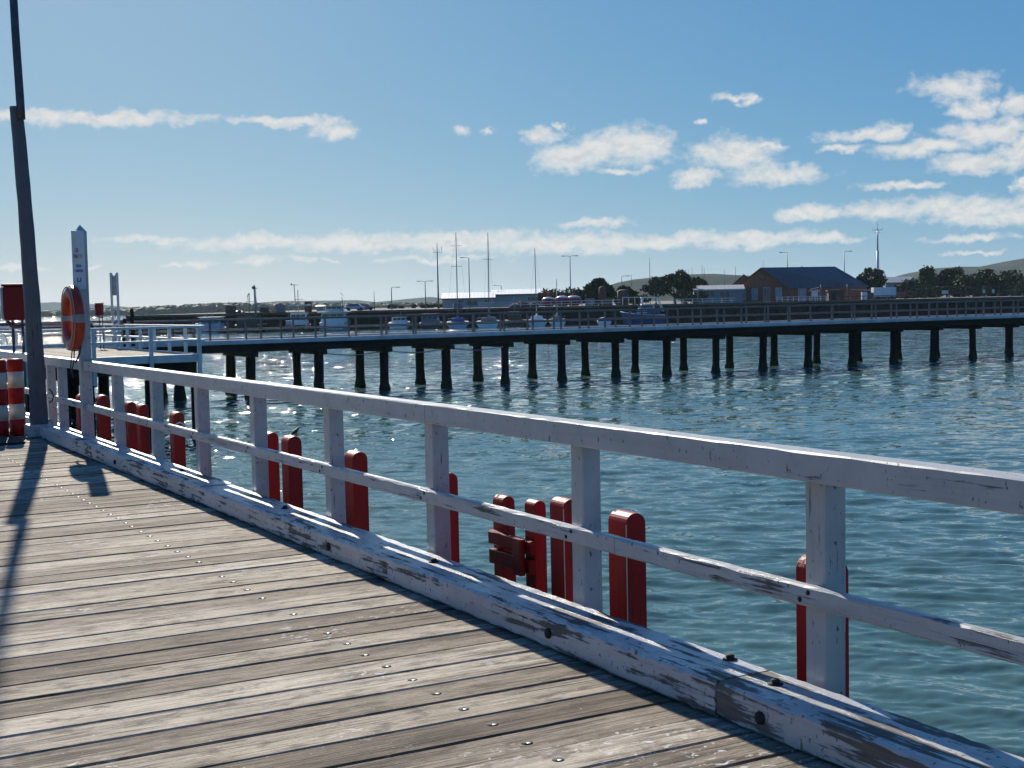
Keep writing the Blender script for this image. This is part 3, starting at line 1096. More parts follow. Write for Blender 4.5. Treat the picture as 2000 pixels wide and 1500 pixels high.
fo = [fender(*a) for a in FN]
# cross planks between two of the piles
t4 = fo[4][0]
cp = thing('cross_brace', 'short dark red planks bolted crosswise over one fender pile', 'timber brace', (3.74, t4.location.y, 0), 0)
rb = random.Random(8)
XB = 3.715
ty = t4.location.y
for (va, vb, ua, ub) in ((1046, 1072, 953, 1034), (1082, 1110, 955, 1032)):
    ya, yb = on_x(ua, (va + vb) / 2, XB).y - ty, on_x(ub, (va + vb) / 2, XB).y - ty
    za, zb = on_x(990, va, XB).z, on_x(990, vb, XB).z
    mb = MB()
    mb.timber((-.002, ya, (za + zb) / 2), (-.002, yb, (za + zb) / 2), .04, za - zb, .005, .1, .003, rb)
    mb.build('plank', 'red_dark', cp)
ya, yb = on_x(1008, 1085, XB).y - ty, on_x(1030, 1085, XB).y - ty
mb = MB()
mb.timber((-.042, (ya + yb) / 2, on_x(1020, 1052, XB).z), (-.042, (ya + yb) / 2, on_x(1020, 1122, XB).z), .036, abs(ya - yb) * .7, .005, .1, .003, rb)
mb.build('upright', 'red_dark', cp)

# painted loop on one pile
t9, H9, hw9, wx9 = fo[9]
mb = MB()
mb.tube([(.06 + .045 * math.cos(a), -hw9 - .004, H9 - .16 + .05 * math.sin(a)) for a in [math.pi * (.1 + i * .12) for i in range(14)]], .009, 6)
mb.build('loop_mark', 'white_far', t9)
# the bird
t7, H7, hw7, wx7 = fo[7]
bd = thing('bird', 'small dark bird perched on top of a red fender pile', 'bird', (t7.location.x + .08, t7.location.y - .05, ZW + H7), .6)
bd.scale = (.62, .62, .62)
mb = MB()
body = [(-.085, .035, .008), (-.05, .045, .02), (-.02, .055, .028), (.015, .066, .029), (.04, .082, .02), (.055, .094, .017), (.068, .096, .012), (.078, .092, .004)]
rings = [[(x, rr * math.cos(2 * math.pi * j / 10), z + rr * math.sin(2 * math.pi * j / 10)) for j in range(10)] for (x, z, rr) in body]
mb.ring_loft(rings, True, True)
mb.build('body', 'bird', bd)
mb = MB()
mb.add([(-.07, -.012, .04), (-.07, .012, .04), (-.145, .016, .022), (-.145, -.016, .022), (-.07, -.012, .034), (-.07, .012, .034), (-.145, .016, .018), (-.145, -.016, .018)],
       [(0, 1, 2, 3), (7, 6, 5, 4), (0, 3, 7, 4), (1, 5, 6, 2), (2, 6, 7, 3), (0, 4, 5, 1)])
mb.build('tail', 'bird', bd)
mb = MB()
mb.tube([(.074, 0, .093), (.10, 0, .088)], [.006, .001], 6)
mb.build('beak', 'bolt', bd)
for s_ in (-1, 1):
    mb = MB()
    mb.tube([(-.005, s_ * .012, .035), (.0, s_ * .012, .0)], .003, 5)
    mb.build('leg', 'bolt', bd)


# ------------------------------------------------------------------ landing beyond the railing
ld = thing('landing', 'timber landing with white rails beyond the railing, joining the long pier', 'landing', (0, 0, 0))
LX0, LX1, LY0, LY1 = 3.6, 13.7, 47.7, 66.0
rl = random.Random(31)
mb = MB()
x = LX0
while x < LX1 - .05:
    mb.box(x, min(x + .19, LX1), LY0, LY1, -.09, rl.uniform(-.004, .004))
    x += .2
mb.build('decking', 'deck', ld)
mb = MB()
mb.box(LX0, LX1 + .12, LY0 - .12, LY0 - .002, -.22, .06)
mb.build('edge_beam', 'white_far', ld, .01)
mb = MB()
mb.box(LX1 + .002, LX1 + .12, LY0, LY1 - .6, -.22, .06)
mb.build('edge_beam', 'white_far', ld, .01)
mb = MB()
for y in (LY0 + .4, LY0 + 4.5, LY0 + 9, LY0 + 13.5, LY1 - .4):
    mb.box(LX0, LX1, y - .16, y + .16, -.62, -.092)
for x in (LX0 + .3, 7, 10, LX1 - .3):
    mb.box(x - .14, x + .14, LY0, LY1, -.95, -.625)
mb.build('bearers', 'pile', ld)
for x in (4.4, 6.3, 8.2, 10.1, 12.0, LX1 - .2):
    for y in (LY0 + .4, LY0 + 6.5, LY0 + 13):
        mb = MB()
        mb.lathe([(.2, ZW - 1.5), (.2, -.63)], 10, (x + rl.uniform(-.25, .25), y, 0))
        mb.build('pile', 'pile', ld)
for x in (5.6, 7.8, 10.05, 12.0, LX1):
    mb = MB()
    mb.timber((x, LY0 - .18, -.9), (x, LY0 - .18, .98), .13, .11, .005, .4, .002, rl)
    mb.build('post', 'white_far', ld)
for y in np.arange(LY0 + 2.2, LY1 - .5, 2.25):
    mb = MB()
    mb.timber((LX1 + .18, y, -.2), (LX1 + .18, y, .98), .11, .11, .005, .4, .002, rl)
    mb.build('post', 'white_far', ld)
for (z0, z1) in ((.98, 1.07), (.5, .58)):
    mb = MB()
    mb.box(LX0, LX1 + .2, LY0 - .25, LY0 - .12, z0, z1)
    mb.build('rail', 'white_far', ld, .006)
    mb = MB()
    mb.box(LX1 + .12, LX1 + .25, LY0 - .11, LY1 - .6, z0, z1)
    mb.build('rail', 'white_far', ld, .006)
for x in np.arange(4.2, 13.0, 2.1):
    mb = MB()
    mb.box(x - .055, x + .055, LY1 - .06, LY1 + .05, -.2, .98)
    mb.build('post', 'white_far', ld)
for (z0, z1) in ((.98, 1.06), (.58, .64), (.05, .2)):
    mb = MB()
    mb.box(LX0 - 6, LX1 - .7, LY1 + .052, LY1 + .12, z0, z1)
    mb.build('rail', 'white_far', ld)
# leaning gangway rails left of the light pole
gw = thing('gangway', 'gangway side with thin leaning bars behind the red box', 'gangway', vloc(20, 58, 0), -YAW)
mb = MB()
mb.box(-1.4, 1.0, -.03, .03, .96, 1.04)
mb.build('rail', 'white_far', gw)
mb = MB()
mb.box(-1.4, 1.0, -.03, .03, .1, .2)
mb.build('rail', 'white_far', gw)
for k in range(8):
    mb = MB()
    mb.tube([(-1.3 + k * .27, 0, .96), (-1.1 + k * .27, 0, .2)], .02, 6)
    mb.build('bar', 'white_far', gw)
# twin white guide posts
gd = thing('guide_frame', 'pair of tall white uprights joined by a grey channel at the top, on the landing', 'post frame', vloc(229, 62, 0), -YAW)
zt = zat(228, 533, 62)
zm = zat(228, 577, 62)
for x in (-.12, .16):
    mb = MB()
    mb.box(x - .045, x + .045, -.05, .05, 0, zt)
    mb.build('upright', 'white_far', gd)
mb = MB()
mb.add([(-.07, -.02, zm), (.11, -.02, zm), (.11, -.02, zt - .05), (.02, -.02, zt - .17), (-.07, -.02, zt - .05), (-.07, .03, zm), (.11, .03, zm), (.11, .03, zt - .05), (.02, .03, zt - .17), (-.07, .03, zt - .05)],
       [(0, 1, 2, 3, 4), (9, 8, 7, 6, 5), (0, 5, 6, 1), (1, 6, 7, 2), (2, 7, 8, 3), (3, 8, 9, 4), (4, 9, 5, 0)])
mb.build('channel', 'steel', gd)
for (px, py0, label) in ((247, 622, 'short dark mooring post on the landing right of the white uprights'), (262, 603, 'taller dark mooring post on the landing right of the white uprights')):
    mb = MB()
    P = vloc(px, 63, 0)
    mb.lathe([(.09, 0), (.085, zat(px, py0, 63) - .03), (.05, zat(px, py0, 63))], 8)
    o = mb.build('mooring_post', 'pile')
    o.location = P
    tag(o, label, 'mooring post')

# ------------------------------------------------------------------ the long pier
pr_ = thing('pier', 'long pier on dark paired piles with a pale kerb and grey handrails crossing the water', 'pier', (29.15, 66.6, 0))
ST, DT = 3.67, 3.33
rq = random.Random(41)
X0P, X1P = -26.0, 96.0
mb = MB()
mb.box(X0P, X1P, -.75, DT + .8, -.16, -.04)
mb.build('decking', 'trestle_deck', pr_)
for (ya, yb) in ((-.95, -.753), (DT + .803, DT + 1.0)):
    mb = MB()
    mb.box(X0P, X1P, ya, yb, -.13, .09)
    mb.build('kerb', 'trestle_kerb', pr_, .01)
for (ya, yb) in ((-.72, -.42), (DT + .42, DT + .72)):
    mb = MB()
    mb.timber((X0P, (ya + yb) / 2, -.355), (X1P, (ya + yb) / 2, -.355), .3, .38, .01, .6, .02, rq)
    mb.build('girder', 'trestle_beam', pr_)
for i in range(-7, 18):
    x = ST * i
    mb = MB()
    mb.timber((x, -.68, -.68), (x, DT + .68, -.68), .40, .26, .02, .5, .02, rq)
    mb.build('crosshead', 'trestle_beam', pr_)
    if i < -4:
        continue
    for y in (0, DT):
        mb = MB()
        k_ = rq.uniform(.92, 1.08)
        lx, ly = rq.uniform(-.025, .025), rq.uniform(-.02, .02)
        prof = [(.29, ZW - 1.6), (.30, ZW - .2), (.285 * k_, ZW + .12), (.245 * k_, ZW + .32 * k_), (.225 * k_, ZW + .5 * k_), (.215 * k_, -1.9), (.22 * k_, -1.0), (.22, -.813)]
        rings = []
        for (r_, z) in prof:
            r2 = r_ * 1.08
            rings.append([(x + lx * (z + .9) + r2 * math.cos(2 * math.pi * j / 8 + .39) * rq.uniform(.92, 1.07), y + ly * (z + .9) + r2 * math.sin(2 * math.pi * j / 8 + .39) * rq.uniform(.92, 1.07), z) for j in range(8)])
        mb.ring_loft(rings, True)
        mb.build('pile', 'pile', pr_)
xs = np.arange(X0P + 10.9, X1P, ST / 2)
pm = MB()
pm.box(-.045, .045, -.045, .045, -.10, 1.08)
first = None
for x in xs:
    for y in (-.70, DT + .75):
        if first is None:
            first = pm.build('post', 'trestle_rail', pr_)
            first.location = (x, y, 0)
        else:
            if y > 0 and x > 75:
                continue
            dup(first, pr_, (x + (.55 if y > 0 else 0), y, 0))
for y in (-.78, DT + .83):
    for (z0, z1) in ((1.03, 1.12), (.52, .59)):
        mb = MB()
        mb.box(X0P + 8, X1P, y - .035, y + .033, z0, z1)
        mb.build('rail', 'trestle_rail', pr_)
# drooping service pipe lengths under the deck
for i in (-1, 0, 1):
    mb = MB()
    mb.tube([(ST * i + .3 + k * (ST - .6) / 8, -.3, -.78 - .13 * math.sin(math.pi * k / 8)) for k in range(9)], .03, 6)
    mb.build('pipe', 'steel', pr_)
for (k, x) in enumerate((39.6 - 29.15 + 8.6, 39.6 - 29.15 + 11.2)):
    pass

# ------------------------------------------------------------------ quay and jetty far behind
qy = thing('quay', 'long dark timber quay wall with closely set piles behind the boats', 'quay', vf(0, DQ), -YAW)
kq = DQ / F_PX
xa, xb = (250 - 1000) * kq, (2900 - 1000) * kq
mb = MB()
mb.box(xa, xb, .6, 1.6, ZW - 1, ZL - .35)
mb.build('wall', 'quay', qy)
mb = MB()
mb.box(xa, xb, -.15, 2.2, ZL - .345, ZL + .06)
mb.build('capping', 'quay_cap', qy)
qp = MB()
qp.box(-.17, .17, .1, .597, ZW - 1, ZL - .348)
f0 = None
x = xa + 1
cnt = 0
while x < 100 and cnt < 92:
    if f0 is None:
        f0 = qp.build('pile', 'quay', qy)
        f0.location = (x, 0, 0)
    else:
        dup(f0, qy, (x + random.uniform(-.2, .2), random.uniform(-.1, .0), random.uniform(-.002, .0)))
    x += 2.0
    cnt += 1
mb = MB()
mb.box(xa, xb, .3, .56, -1.2, -.85)
mb.build('wale', 'quay', qy)

jt = thing('jetty', 'low dark jetty across the water at the far left', 'jetty', vf(0, 372), -YAW)
kj = 372 / F_PX
xa, xb = (-260 - 1000) * kj, (440 - 1000) * kj
mb = MB()
mb.box(xa, xb, 0, 4, -1.0, -.62)
mb.build('deck', 'quay_cap', jt)
mb = MB()
mb.box(xa, xb, 1.2, 3.5, ZW - 1, -1.01)
mb.build('wall', 'quay', jt)
x = xa + 1
while x < xb:
    mb = MB()
    mb.lathe([(.22, ZW - 1), (.22, -1.01)], 6, (x, .5, 0))
    mb.build('pile', 'quay', jt)
    x += 4.0
mb = MB()
for x in np.arange(xa, xb, 6.0):
    mb.box(x - .06, x + .06, .2, .3, -.61, .4)
mb.box(xa, xb, .18, .32, .4, .5)
mb.build('railing', 'quay_cap', jt)


# fence along the quay edge
def quay_fence(px0, px1, D, z, h, label, step=2.0, mat='white_far', nm='quay_fence', rails=(1.0, .5)):
    t_ = thing(nm, label, 'fence', vloc(px0, D, z), -YAW)
    L = (px1 - px0) / F_PX * D
    mb_ = MB()
    mb_.box(-.06, .06, -.06, .06, 0, h)
    f_ = mb_.build('post', mat, t_)
    x_ = step
    while x_ < L:
        dup(f_, t_, (x_, 0, 0))
        x_ += step
    for r_ in rails:
        mb_ = MB()
        mb_.box(-.1, L, -.11, -.062, h * r_ - .12, h * r_)
        mb_.build('rail', mat, t_)
    return t_


quay_fence(940, 1215, DQ + .8, ZL + .06, 1.05, 'white post and rail fence on the quay behind the moored yachts')
quay_fence(1318, 1440, DQ + .8, ZL + .06, .95, 'white post and rail fence on the quay below the grey shed', 1.9)
quay_fence(1520, 1620, DQ + 8, ZL, 1.0, 'low white picket fence in front of the brick building', 1.1)
quay_fence(1640, 2080, DQ + .8, ZL + .06, .8, 'dark guard rail along the right-hand quay edge', 2.4, 'quay_cap', 'guard_rail', (1.0,))
quay_fence(1760, 2080, 330, ZL, 2.6, 'tall thin wire fence in front of the trees at the right', 4.0, 'steel_dark', 'wire_fence', (1.0, .55))

# ------------------------------------------------------------------ haze and distance come after; buildings first


def building_root(name, label, cat, px, D, rz=0.0):
    return thing(name, label, cat, vloc(px, D, ZL), -YAW + rz)


# brick building with navy roof: long wall faces the camera, gable end at its left
DB = 300.0
kb = DB / F_PX
bh = building_root('brick_building', 'red brick harbour building with a navy gabled and hipped roof', 'building', 1545, DB, 0.10)
W1 = (1700 - 1545) * kb            # long wall
zE = zat(1600, 560, DB) - ZL       # eaves
zR = zat(1560, 521, DB) - ZL       # ridge
G = (1545 - 1450) * kb             # how far the gable end runs to the left
dy = 11.0
gl = Vector((-G, 5.5))             # far-left corner of the gable wall in plan


def gp(s, off=0.0):
    """plan point on the gable wall, s from 0 (right corner) to 1"""
    nx, ny = -5.5, -G
    l_ = math.hypot(nx, ny)
    return (gl.x * s + nx / l_ * off, gl.y * s + ny / l_ * off)


mb = MB()
dpt = 13.0
A0 = (0, 0)
A1 = (gl.x, gl.y)
A2 = (gl.x + 5, gl.y + dpt)
B1 = (W1, 0)
B2 = (W1, dpt)
am = gp(.5)
mb.add([(*A0, 0), (*B1, 0), (*B2, 0), (*A2, 0), (*A1, 0), (*A0, zE), (*B1, zE), (*B2, zE), (*A2, zE), (*A1, zE), (*am, zR - .12)],
       [(0, 1, 6, 5), (1, 2, 7, 6), (2, 3, 8, 7), (3, 4, 9, 8), (4, 0, 5, 10, 9)])
mb.build('wall', 'brick', bh)
mb = MB()
ov = .45
ra = (am[0] - .5, am[1] - .6)
rr_ = (W1 * .70, 5.6)
e0 = (-.35, -ov)
e1 = (W1 + ov, -ov)
e2 = (W1 + ov, dpt)
g1 = (gl.x - .6, gl.y - .1)
zo = zE - .12
vs = [(*e0, zo), (*e1, zo), (*rr_, zR), (*ra, zR), (*e2, zo), (*g1, zo), (A2[0], A2[1], zo)]
vs += [(x_, y_, z_ - .14) for (x_, y_, z_) in vs]
fs = [(0, 1, 2, 3), (1, 4, 2), (5, 3, 2, 4, 6)[::1]]
fs = [(0, 1, 2, 3), (1, 4, 2), (3, 2, 4, 6), (3, 6, 5)]
fs2 = [tuple(i + 7 for i in f[::-1]) for f in fs]
edge = [(0, 7, 8, 1), (1, 8, 11, 4), (0, 3, 10, 7), (3, 5, 12, 10), (4, 11, 13, 6), (6, 13, 12, 5)]
mb.add(vs, fs + fs2 + edge)
rf = mb.build('roof', 'roof_navy', bh)
mb = MB()
for (x, s_) in ((W1 * .25, .9), (W1 * .38, .35), (W1 * .6, .6)):
    z = zE + (zR - zE) * s_
    y = -ov + (6.1) * s_
    mb.lathe([(.16, z - .2), (.16, z + .45), (.25, z + .5), (.05, z + .7)], 8, (x, y, 0))
mb.build('vent', 'steel', rf)


def window_on(parent, c, wdt, z0, z1, ang, glass='curtain', frame='pale_trim', mull=1):
    """a window whose face looks along -y after turning by ang, centred on plan point c"""
    m_ = MB()
    h_ = wdt / 2
    for (x0, x1, za, zb) in ((-h_ - .08, -h_, z0 - .08, z1 + .08), (h_, h_ + .08, z0 - .08, z1 + .08), (-h_, h_, z1, z1 + .08), (-h_, h_, z0 - .08, z0)):
        m_.box(x0, x1, -.07, .04, za, zb)
    for k_ in range(mull):
        xm = -h_ + wdt * (k_ + 1) / (mull + 1)
        m_.box(xm - .03, xm + .03, -.06, .03, z0, z1)
    f_ = m_.build('window', frame, parent)
    f_.location = (c[0], c[1], 0)
    f_.rotation_euler = (0, 0, ang)
    m_ = MB()
    m_.box(-h_, h_, -.02, .02, z0, z1)
    m_.build('pane', glass, f_)
    return f_


gang = math.atan2(-gl.y, -gl.x) if gl.x > 0 else math.atan2(gl.y, gl.x) + math.pi
zf = lambda py: zat(1500, py, DB) - ZL
for s_, wd_ in ((.86, 1.25), (.64, 1.2), (.2, 1.2)):
    window_on(bh, gp(s_, .03), wd_, zf(585), zf(563), gang)
window_on(bh, gp(.42, .03), 1.3, .05, zf(562), gang, 'glass')
mb = MB()
mb.lathe([(.85, -.05), (.85, .05), (.1, .06)], 20)
rv = mb.build('round_vent', 'brick_trim', bh)
rv.location = (*gp(.5, .06), zf(540))
rv.rotation_euler = (math.pi / 2, 0, gang)
for (px, wd_, t_, b_, gls) in ((1570, 1.6, 564, 588, 'curtain'), (1634, 1.7, 566, 580, 'glass'), (1600, 1.0, 566, 588, 'glass')):
    window_on(bh, ((px - 1545) * kb, -.03), wd_, zat(px, b_, DB) - ZL, zat(px, t_, DB) - ZL, 0, gls, mull=2)
mb = MB()
mb.box((1582 - 1545) * kb, (1598 - 1545) * kb, -2.2, -.05, zat(1590, 570, DB) - ZL, zat(1590, 567, DB) - ZL)
mb.build('canopy', 'pale_trim', bh)
mb = MB()
mb.prism([((1668 - 1545) * kb, zE - .9), ((1752 - 1545) * kb, zE - 1.4), ((1752 - 1545) * kb, zE - 1.15), ((1668 - 1545) * kb, zE - .62)], 1, -.2, 5)
mb.build('lean_to_roof', 'roof_grey', bh)
mb = MB()
mb.box((1701 - 1545) * kb, (1745 - 1545) * kb, .3, 4.6, 0, zE - 1.45)
mb.build('lean_to_wall', 'brown', bh)
# second gable behind
b2 = building_root('brick_annex', 'smaller brick gable end peeping out left of the main brick building', 'building', 1456, 312, -0.17)
k2 = 312 / F_PX
h2, e2_ = zat(1456, 538, 312) - ZL, zat(1456, 560, 312) - ZL
w2 = 26 * k2
mb = MB()
mb.prism([(-w2, 0), (w2, 0), (w2, e2_), (0, h2), (-w2, e2_)], 1, 0, 9)
mb.build('wall', 'brick', b2)
mb = MB()
for s_ in (-1, 1):
    mb.add([(s_ * (w2 + .3), -.3, e2_ - .2), (s_ * (w2 + .3), 9.3, e2_ - .2), (0, 9.3, h2 + .1), (0, -.3, h2 + .1), (s_ * (w2 + .3), -.3, e2_), (s_ * (w2 + .3), 9.3, e2_), (0, 9.3, h2 + .3), (0, -.3, h2 + .3)],
           [(0, 1, 2, 3), (7, 6, 5, 4), (0, 3, 7, 4), (1, 5, 6, 2), (0, 4, 5, 1)])
mb.build('roof', 'roof_navy', b2)


def shed(name, label, px0, px1, D, eave, top, wall, roof, depth=10.0, wins=(), rz=0.0, trim=None, slope_to_cam=True):
    t_ = building_root(name, label, 'building', px0, D, rz)
    k = D / F_PX
    L = (px1 - px0) * k / math.cos(rz)
    ze = zat((px0 + px1) / 2, eave, D) - ZL
    zr = zat((px0 + px1) / 2, top, D) - ZL
    mb_ = MB()
    mb_.add([(0, 0, 0), (L, 0, 0), (L, depth, 0), (0, depth, 0), (0, 0, ze), (L, 0, ze), (L, depth, ze), (0, depth, ze), (0, depth / 2, zr - .1), (L, depth / 2, zr - .1)],
            [(0, 1, 5, 4), (1, 2, 6, 9, 5), (2, 3, 7, 6), (3, 0, 4, 8, 7)])
    mb_.build('wall', wall, t_)
    mb_ = MB()
    o_ = .4
    mb_.prism([(-o_, ze - .05), (depth / 2, zr), (depth + o_, ze - .05), (depth + o_, ze + .1), (depth / 2, zr + .15), (-o_, ze + .1)], 0, -o_, L + o_)
    mb_.build('roof', roof, t_)
    if trim:
        mb_ = MB()
        mb_.box(-o_, L + o_, -o_ - .12, -o_ - .003, ze - .15, ze + .12)
        mb_.build('fascia', trim, t_)
    for (px, wd_, a, b) in wins:
        window_on(t_, ((px - px0) * k, -.03), wd_, zat(px, b, D) - ZL, zat(px, a, D) - ZL, 0, 'glass')
    return t_


shed('long_shed', 'lower long pale shed with a glaring white roof behind the yacht masts', 868, 968, 330, 583, 572, 'pale_wall', 'roof_zinc', 14, ((904, 1.3, 586, 591), (926, 2.4, 587, 596), (955, 1.3, 586, 590)), 0, 'rust')
shed('high_shed', 'taller pale shed with a glaring white roof beside the red buoys', 966, 1068, 338, 575, 565.5, 'pale_wall', 'roof_zinc', 14, ((1040, 1.5, 580, 587),), 0, 'rust')
shed('grey_shed', 'long low grey shed with white windows left of the brick building', 1358, 1452, 296, 566, 558, 'grey_wall', 'roof_grey', 9, ((1371, 1.0, 565, 574), (1389, 1.8, 568, 580), (1418, 2.0, 570, 590)), -.12, 'pale_trim')
shed('olive_shed', 'pale shed roof showing between the trees right of the brick building', 1732, 1790, 420, 552, 541, 'grey_wall', 'roof_grey', 12)
shed('far_shed', 'low pale shed far left on the quay beside the white cruiser', 622, 634, 330, 599, 597, 'pale_wall', 'roof_grey', 6)


# ------------------------------------------------------------------ boats
def hull_mb(L, B, H, fine=.55, keel=-.5, n=13):
    """bow towards +y, stern at y = 0"""
    rings = []
    for i in range(n):
        f_ = i / (n - 1)
        b = B / 2 * (1 - max(0.0, (f_ - (1 - fine)) / fine) ** 2.1) * (.88 + .12 * min(1, f_ * 4))
        b = max(b, .04)
        sh = H * (1 + .42 * f_ ** 2.2)
        y = L * f_
        rk = .35 * f_ * f_ * H
        pts = [(b, y + rk, sh), (b * .97, y + rk * .6, sh * .5), (b * .78, y, 0), (b * .35, y - .2 * f_, keel * (1 - .6 * f_))]
        rings.append(pts + [(-x, yy, z) for (x, yy, z) in pts[::-1]])
    mb_ = MB()
    mb_.ring_loft(rings, True)
    return mb_


def rubbing(L, B, H, parent, mat):
    mb_ = MB()
    for s_ in (-1, 1):
        pts = []
        for i in range(10):
            f_ = i / 9
            b = B / 2 * (1 - max(0.0, (f_ - .45) / .55) ** 2.1) * (.88 + .12 * min(1, f_ * 4))
            pts.append((s_ * (max(b, .04) + .03), L * f_ + .35 * f_ * f_ * H, H * (1 + .42 * f_ ** 2.2) - .06))
        mb_.tube(pts, .06, 5)
    mb_.build('gunwale', mat, parent)


def cab(parent, w_, l_, h_, y0, z0, mat, name='cabin', rake=.25, taper=.86):
    a, b = w_ / 2, w_ / 2 * taper
    mb_ = MB()
    mb_.add([(-a, y0, z0), (a, y0, z0), (a, y0 + l_, z0), (-a, y0 + l_, z0), (-b, y0 + rake * .3, z0 + h_), (b, y0 + rake * .3, z0 + h_), (b, y0 + l_ - rake, z0 + h_), (-b, y0 + l_ - rake, z0 + h_)],
            [(0, 3, 2, 1), (4, 5, 6, 7), (0, 1, 5, 4), (1, 2, 6, 5), (2, 3, 7, 6), (3, 0, 4, 7)])
    c_ = mb_.build(name, mat, parent, .05)
    # windows on the stern face, sides and front
    zw0, zw1 = z0 + h_ * .45, z0 + h_ * .86
    n_ = 3 if w_ > 2.2 else 2
    for k_ in range(n_):
        x0 = -b + .12 + (2 * b - .24) * k_ / n_ + .06
        x1 = -b + .12 + (2 * b - .24) * (k_ + 1) / n_ - .06
        m_ = MB()
        m_.box(x0, x1, y0 - .03 + rake * .12, y0 + .12 + rake * .2, zw0, zw1)
        m_.build('window', 'glass', c_)
    for s_ in (-1, 1):
        m_ = MB()
        m_.box(s_ * (a + b) / 2 - .1, s_ * (a + b) / 2 + .1, y0 + l_ * .15, y0 + l_ * .8, zw0, zw1)
        m_.build('window', 'glass', c_)
    m_ = MB()
    m_.box(-b + .15, b - .15, y0 + l_ - rake * .7 - .08, y0 + l_ - rake * .45 + .05, zw0, zw1)
    m_.build('window', 'glass', c_)
    return c_


def mast(parent, pts, r, name='mast', mat='mast'):
    mb_ = MB()
    mb_.tube(pts, r, 6)
    return mb_.build(name, mat, parent)


DBT = 256.0
KB = DBT / F_PX


def boat(name, label, px, D=DBT, ang=0.0):
    g_ = {'sailing_yacht': 'yachts moored along the quay', 'motor_cruiser': 'cruisers moored along the quay'}.get(name)
    return thing(name, label, name.split('_')[-1] if name != 'fishing_boat' else 'fishing boat', vloc(px, D, ZW), -YAW + ang, g_)


def mtop(px, py, D):
    return zat(px, py, D) - ZW


def yacht(px, top, label, mat='hull_white', cover='blue_cover', w_=4.0, D=DBT, lean=0.0, spread=(.62, .85)):
    b = boat('sailing_yacht', label, px, D, random.uniform(-.15, .15))
    L = 9.5
    hull_mb(L, w_, 1.15).build('hull', mat, b)
    rubbing(L, w_, 1.15, b, 'hull_white')
    cab(b, w_ * .55, 3.6, .75, 3.0, 1.12, 'hull_white', 'coach_roof', .5, .8)
    H = mtop(px, top, D)
    my = 4.6
    mast(b, [(0, my, 1.1), (lean, my, H)], [.11, .07])
    for f_ in spread:
        z = 1.1 + (H - 1.1) * f_
        mast(b, [(-1.0, my, z), (1.0, my, z)], .035, 'spreader')
    m_ = MB()
    for s_ in (-1, 1):
        m_.tube([(s_ * w_ * .48, my, 1.3), (s_ * 1.0, my, 1.1 + (H - 1.1) * spread[0]), (lean, my, H * .97)], .014, 4)
    m_.tube([(0, L, 1.6), (lean, my, H * .97)], .014, 4)
    m_.tube([(0, 0.1, 1.3), (lean, my, H * .99)], .014, 4)
    m_.build('rigging', 'mast', b)
    m_ = MB()
    m_.tube([(0, my - .1, 2.3), (0, my - 2, 2.4), (0, .9, 2.35)], [.16, .22, .14], 8)
    m_.build('boom_cover', cover, b)
    m_ = MB()
    for s_ in (-1, 1):
        m_.tube([(s_ * w_ * .42, .1, 1.15), (s_ * w_ * .42, .1, 1.85)], .025, 5)
    m_.tube([(-w_ * .42, .1, 1.85), (w_ * .42, .1, 1.85)], .025, 5)
    m_.build('pushpit', 'steel', b)
    m_ = MB()
    m_.prism([(-w_ * .32, 1.2), (w_ * .32, 1.2), (w_ * .27, 1.95), (0, 2.12), (-w_ * .27, 1.95)], 1, 2.4, 3.9)
    m_.build('spray_hood', cover, b)
    return b


# blue-white houseboat-like cabin boat
b = boat('cabin_boat', 'boxy pale blue cabin boat with three square windows beside the landing', 410)
hull_mb(9, 4.6, 1.0).build('hull', 'hull_pale', b)
rubbing(9, 4.6, 1.0, b, 'hull_white')
cab(b, 3.9, 4.2, 2.0, 1.2, 1.0, 'hull_pale', 'cabin', .2, .97)
m_ = MB()
m_.box(-2.15, 2.15, .8, 5.6, 3.01, 3.12)
m_.build('roof', 'hull_white', b, .03)
m_ = MB()
m_.box(-2.5, -1.85, .1, .7, .9, 2.0)
m_.build('outboard', 'hull_white', b, .1)
mast(b, [(.2, 2.5, 3.1), (.2, 2.5, 5.6)], .05)
mast(b, [(-.9, 2.5, 3.1), (-.8, 2.5, 4.5)], .04, 'aerial')
# dark trawler
b = boat('fishing_boat', 'dark-hulled trawler with a tall lattice of masts beside the pale blue cabin boat', 484)
hull_mb(13, 5.2, 1.5).build('hull', 'hull_dark', b)
rubbing(13, 5.2, 1.5, b, 'brown')
cab(b, 3.0, 3.6, 2.1, 6.0, 1.7, 'brown', 'wheelhouse', .3, .92)
z1 = mtop(492, 556, DBT)
mast(b, [(.9, 5.2, 1.5), (.75, 5.2, z1)], [.22, .12])
mast(b, [(1.25, 5.2, 1.5), (.95, 5.2, z1 * .97)], .06)
mast(b, [(.5, 5.2, z1 - .6), (1.4, 5.2, z1 - .7)], .06, 'crosstree')
m_ = MB()
m_.lathe([(.05, -.35), (.32, -.15), (.32, .15), (.05, .35)], 8, (.6, 5.2, z1 - .5))
m_.build('radar', 'steel_dark', b)
z2 = mtop(480, 572, DBT)
mast(b, [(-.6, 6.5, 3.7), (-.5, 6.5, z2)], .09)
mast(b, [(-1.2, 6.5, mtop(480, 589, DBT)), (.4, 6.5, mtop(480, 589, DBT))], .05, 'crosstree')
mast(b, [(-.75, 6.4, mtop(480, 586, DBT)), (-.9, 6.4, mtop(480, 580, DBT)), (-.6, 6.4, mtop(480, 573, DBT))], .08, 'davit')
m_ = MB()
m_.tube([(.8, 5.2, z1 * .85), (2.3, 3, 1.8)], .02, 4)
m_.tube([(.8, 5.2, z1 * .9), (0, 12.5, 2.2)], .02, 4)
m_.build('rigging', 'mast', b)
m_ = MB()
m_.box(-1.9, 1.9, .5, .8, 1.5, 3.1)
m_.build('gallows', 'brown', b)
